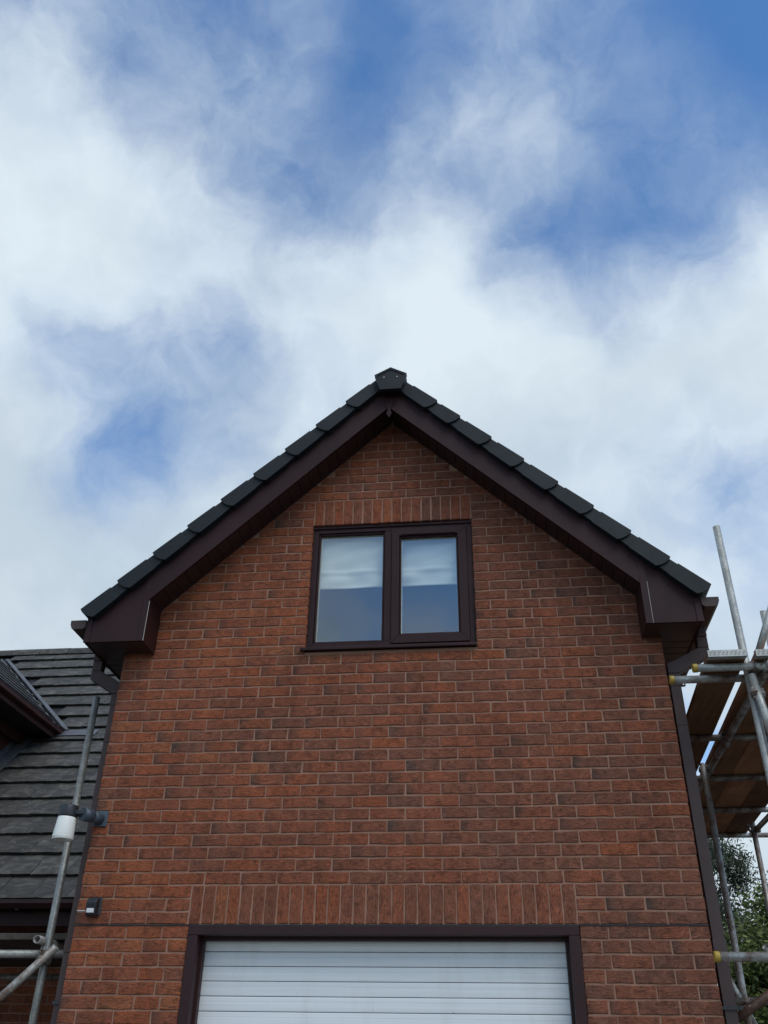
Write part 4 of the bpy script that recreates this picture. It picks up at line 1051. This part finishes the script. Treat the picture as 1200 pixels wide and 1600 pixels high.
for k in range(7):
    y0 = 0.335+.236*k  # rear two boards added to block light from the wall under the eaves
    o = MB().box(-6.0, -2.03+rl.uniform(-.02, .01), y0, y0+.225, Z(-.0405), Z(-.0025)).build('scaffold_board', MT['oldboard'], None, 0.002, tint=(.4+.3*rl.random(), 0, rl.random()))
    tag(o, NMB[k]+' board of the dark low platform beneath the tiled eaves', 'board', 'boards of the low platform')

# ------------------------------------------------------------------ trees behind the scaffold
def tree(name, c, rad, n, leaf, size, lm, lab, cat, seed, droop, narrow, clump):
    r = random.Random(seed)
    t = empty(name, (c[0], c[1], 0), lab, cat)
    tk = MB()
    top = Vector(c)
    tk.tube((c[0], c[1], 0), (c[0]+.05, c[1], c[2]*.55), .11, 10, r2=.07)
    tk.tube((c[0]+.05, c[1], c[2]*.55), (c[0], c[1]+.05, c[2]), .07, 10, r2=.03)
    cl = []
    for i in range(clump):
        while True:
            p = Vector((r.uniform(-1, 1), r.uniform(-1, 1), r.uniform(-1, 1)))
            if .25 < p.length < 1: break
        q = top+Vector((p.x*rad[0], p.y*rad[1], p.z*rad[2]))
        cl.append(q)
        s = Vector((c[0], c[1], c[2]*.55+r.random()*c[2]*.4))
        mid = (s+q)/2+Vector((0, 0, .1))
        tk.tube(s, mid, .022, 6, r2=.014); tk.tube(mid, q, .014, 6, r2=.005)
    tk.build('trunk', MT['bark'], t)
    vs, fs, tn = [], [], []
    per = n//clump
    for q in cl:
        cr = r.uniform(.22, .42)*min(rad)
        tb = r.gauss(.45, .18)
        for i in range(per):
            d = Vector((r.gauss(0, 1), r.gauss(0, 1), r.gauss(0, .9)))*cr*.6
            p = q+d
            ax = Vector((r.gauss(0, 1), r.gauss(0, 1), r.gauss(-droop, .6))).normalized()
            sd = ax.cross(Vector((r.gauss(0, 1), r.gauss(0, 1), r.gauss(0, 1)))).normalized()
            L = size*r.uniform(.6, 1.3); W = L*narrow
            nn = ax.cross(sd)
            k = len(vs)
            vs += [p, p+ax*L*.5+sd*W+nn*L*.06, p+ax*L, p+ax*L*.5-sd*W+nn*L*.06]
            fs += [(k, k+1, k+2), (k, k+2, k+3)]
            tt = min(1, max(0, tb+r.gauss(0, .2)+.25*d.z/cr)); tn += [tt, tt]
    me = bpy.data.meshes.new('crown'); me.from_pydata([tuple(v-top) for v in vs], [], fs); me.materials.append(MT[lm])
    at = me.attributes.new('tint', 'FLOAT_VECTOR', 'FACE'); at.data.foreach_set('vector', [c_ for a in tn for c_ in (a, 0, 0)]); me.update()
    link_mesh('crown', me, t, top)
tree('feathery_tree', (3.95, 11.2, 4.30), (0.95, 0.9, 1.15), 12000, 'A', 0.115, 'leafA', 'grey green feathery tree with fine drooping leaves behind the scaffold', 'tree', 3, .8, .11, 34)
tree('leafy_shrub', (4.75, 8.8, 2.5), (1.0, 0.9, 1.2), 26000, 'B', 0.085, 'leafB', 'dense leafy green shrub below the scaffold boards at the right edge', 'shrub', 7, .2, .26, 46)
tree('leafy_shrub', (6.4, 10.5, 2.1), (1.3, 1.0, 1.2), 9000, 'B', 0.095, 'leafB', 'second leafy shrub, farther back beyond the right edge', 'shrub', 9, .2, .26, 40)

print('bricks as objects', n_obj, 'objects', len(bpy.data.objects))
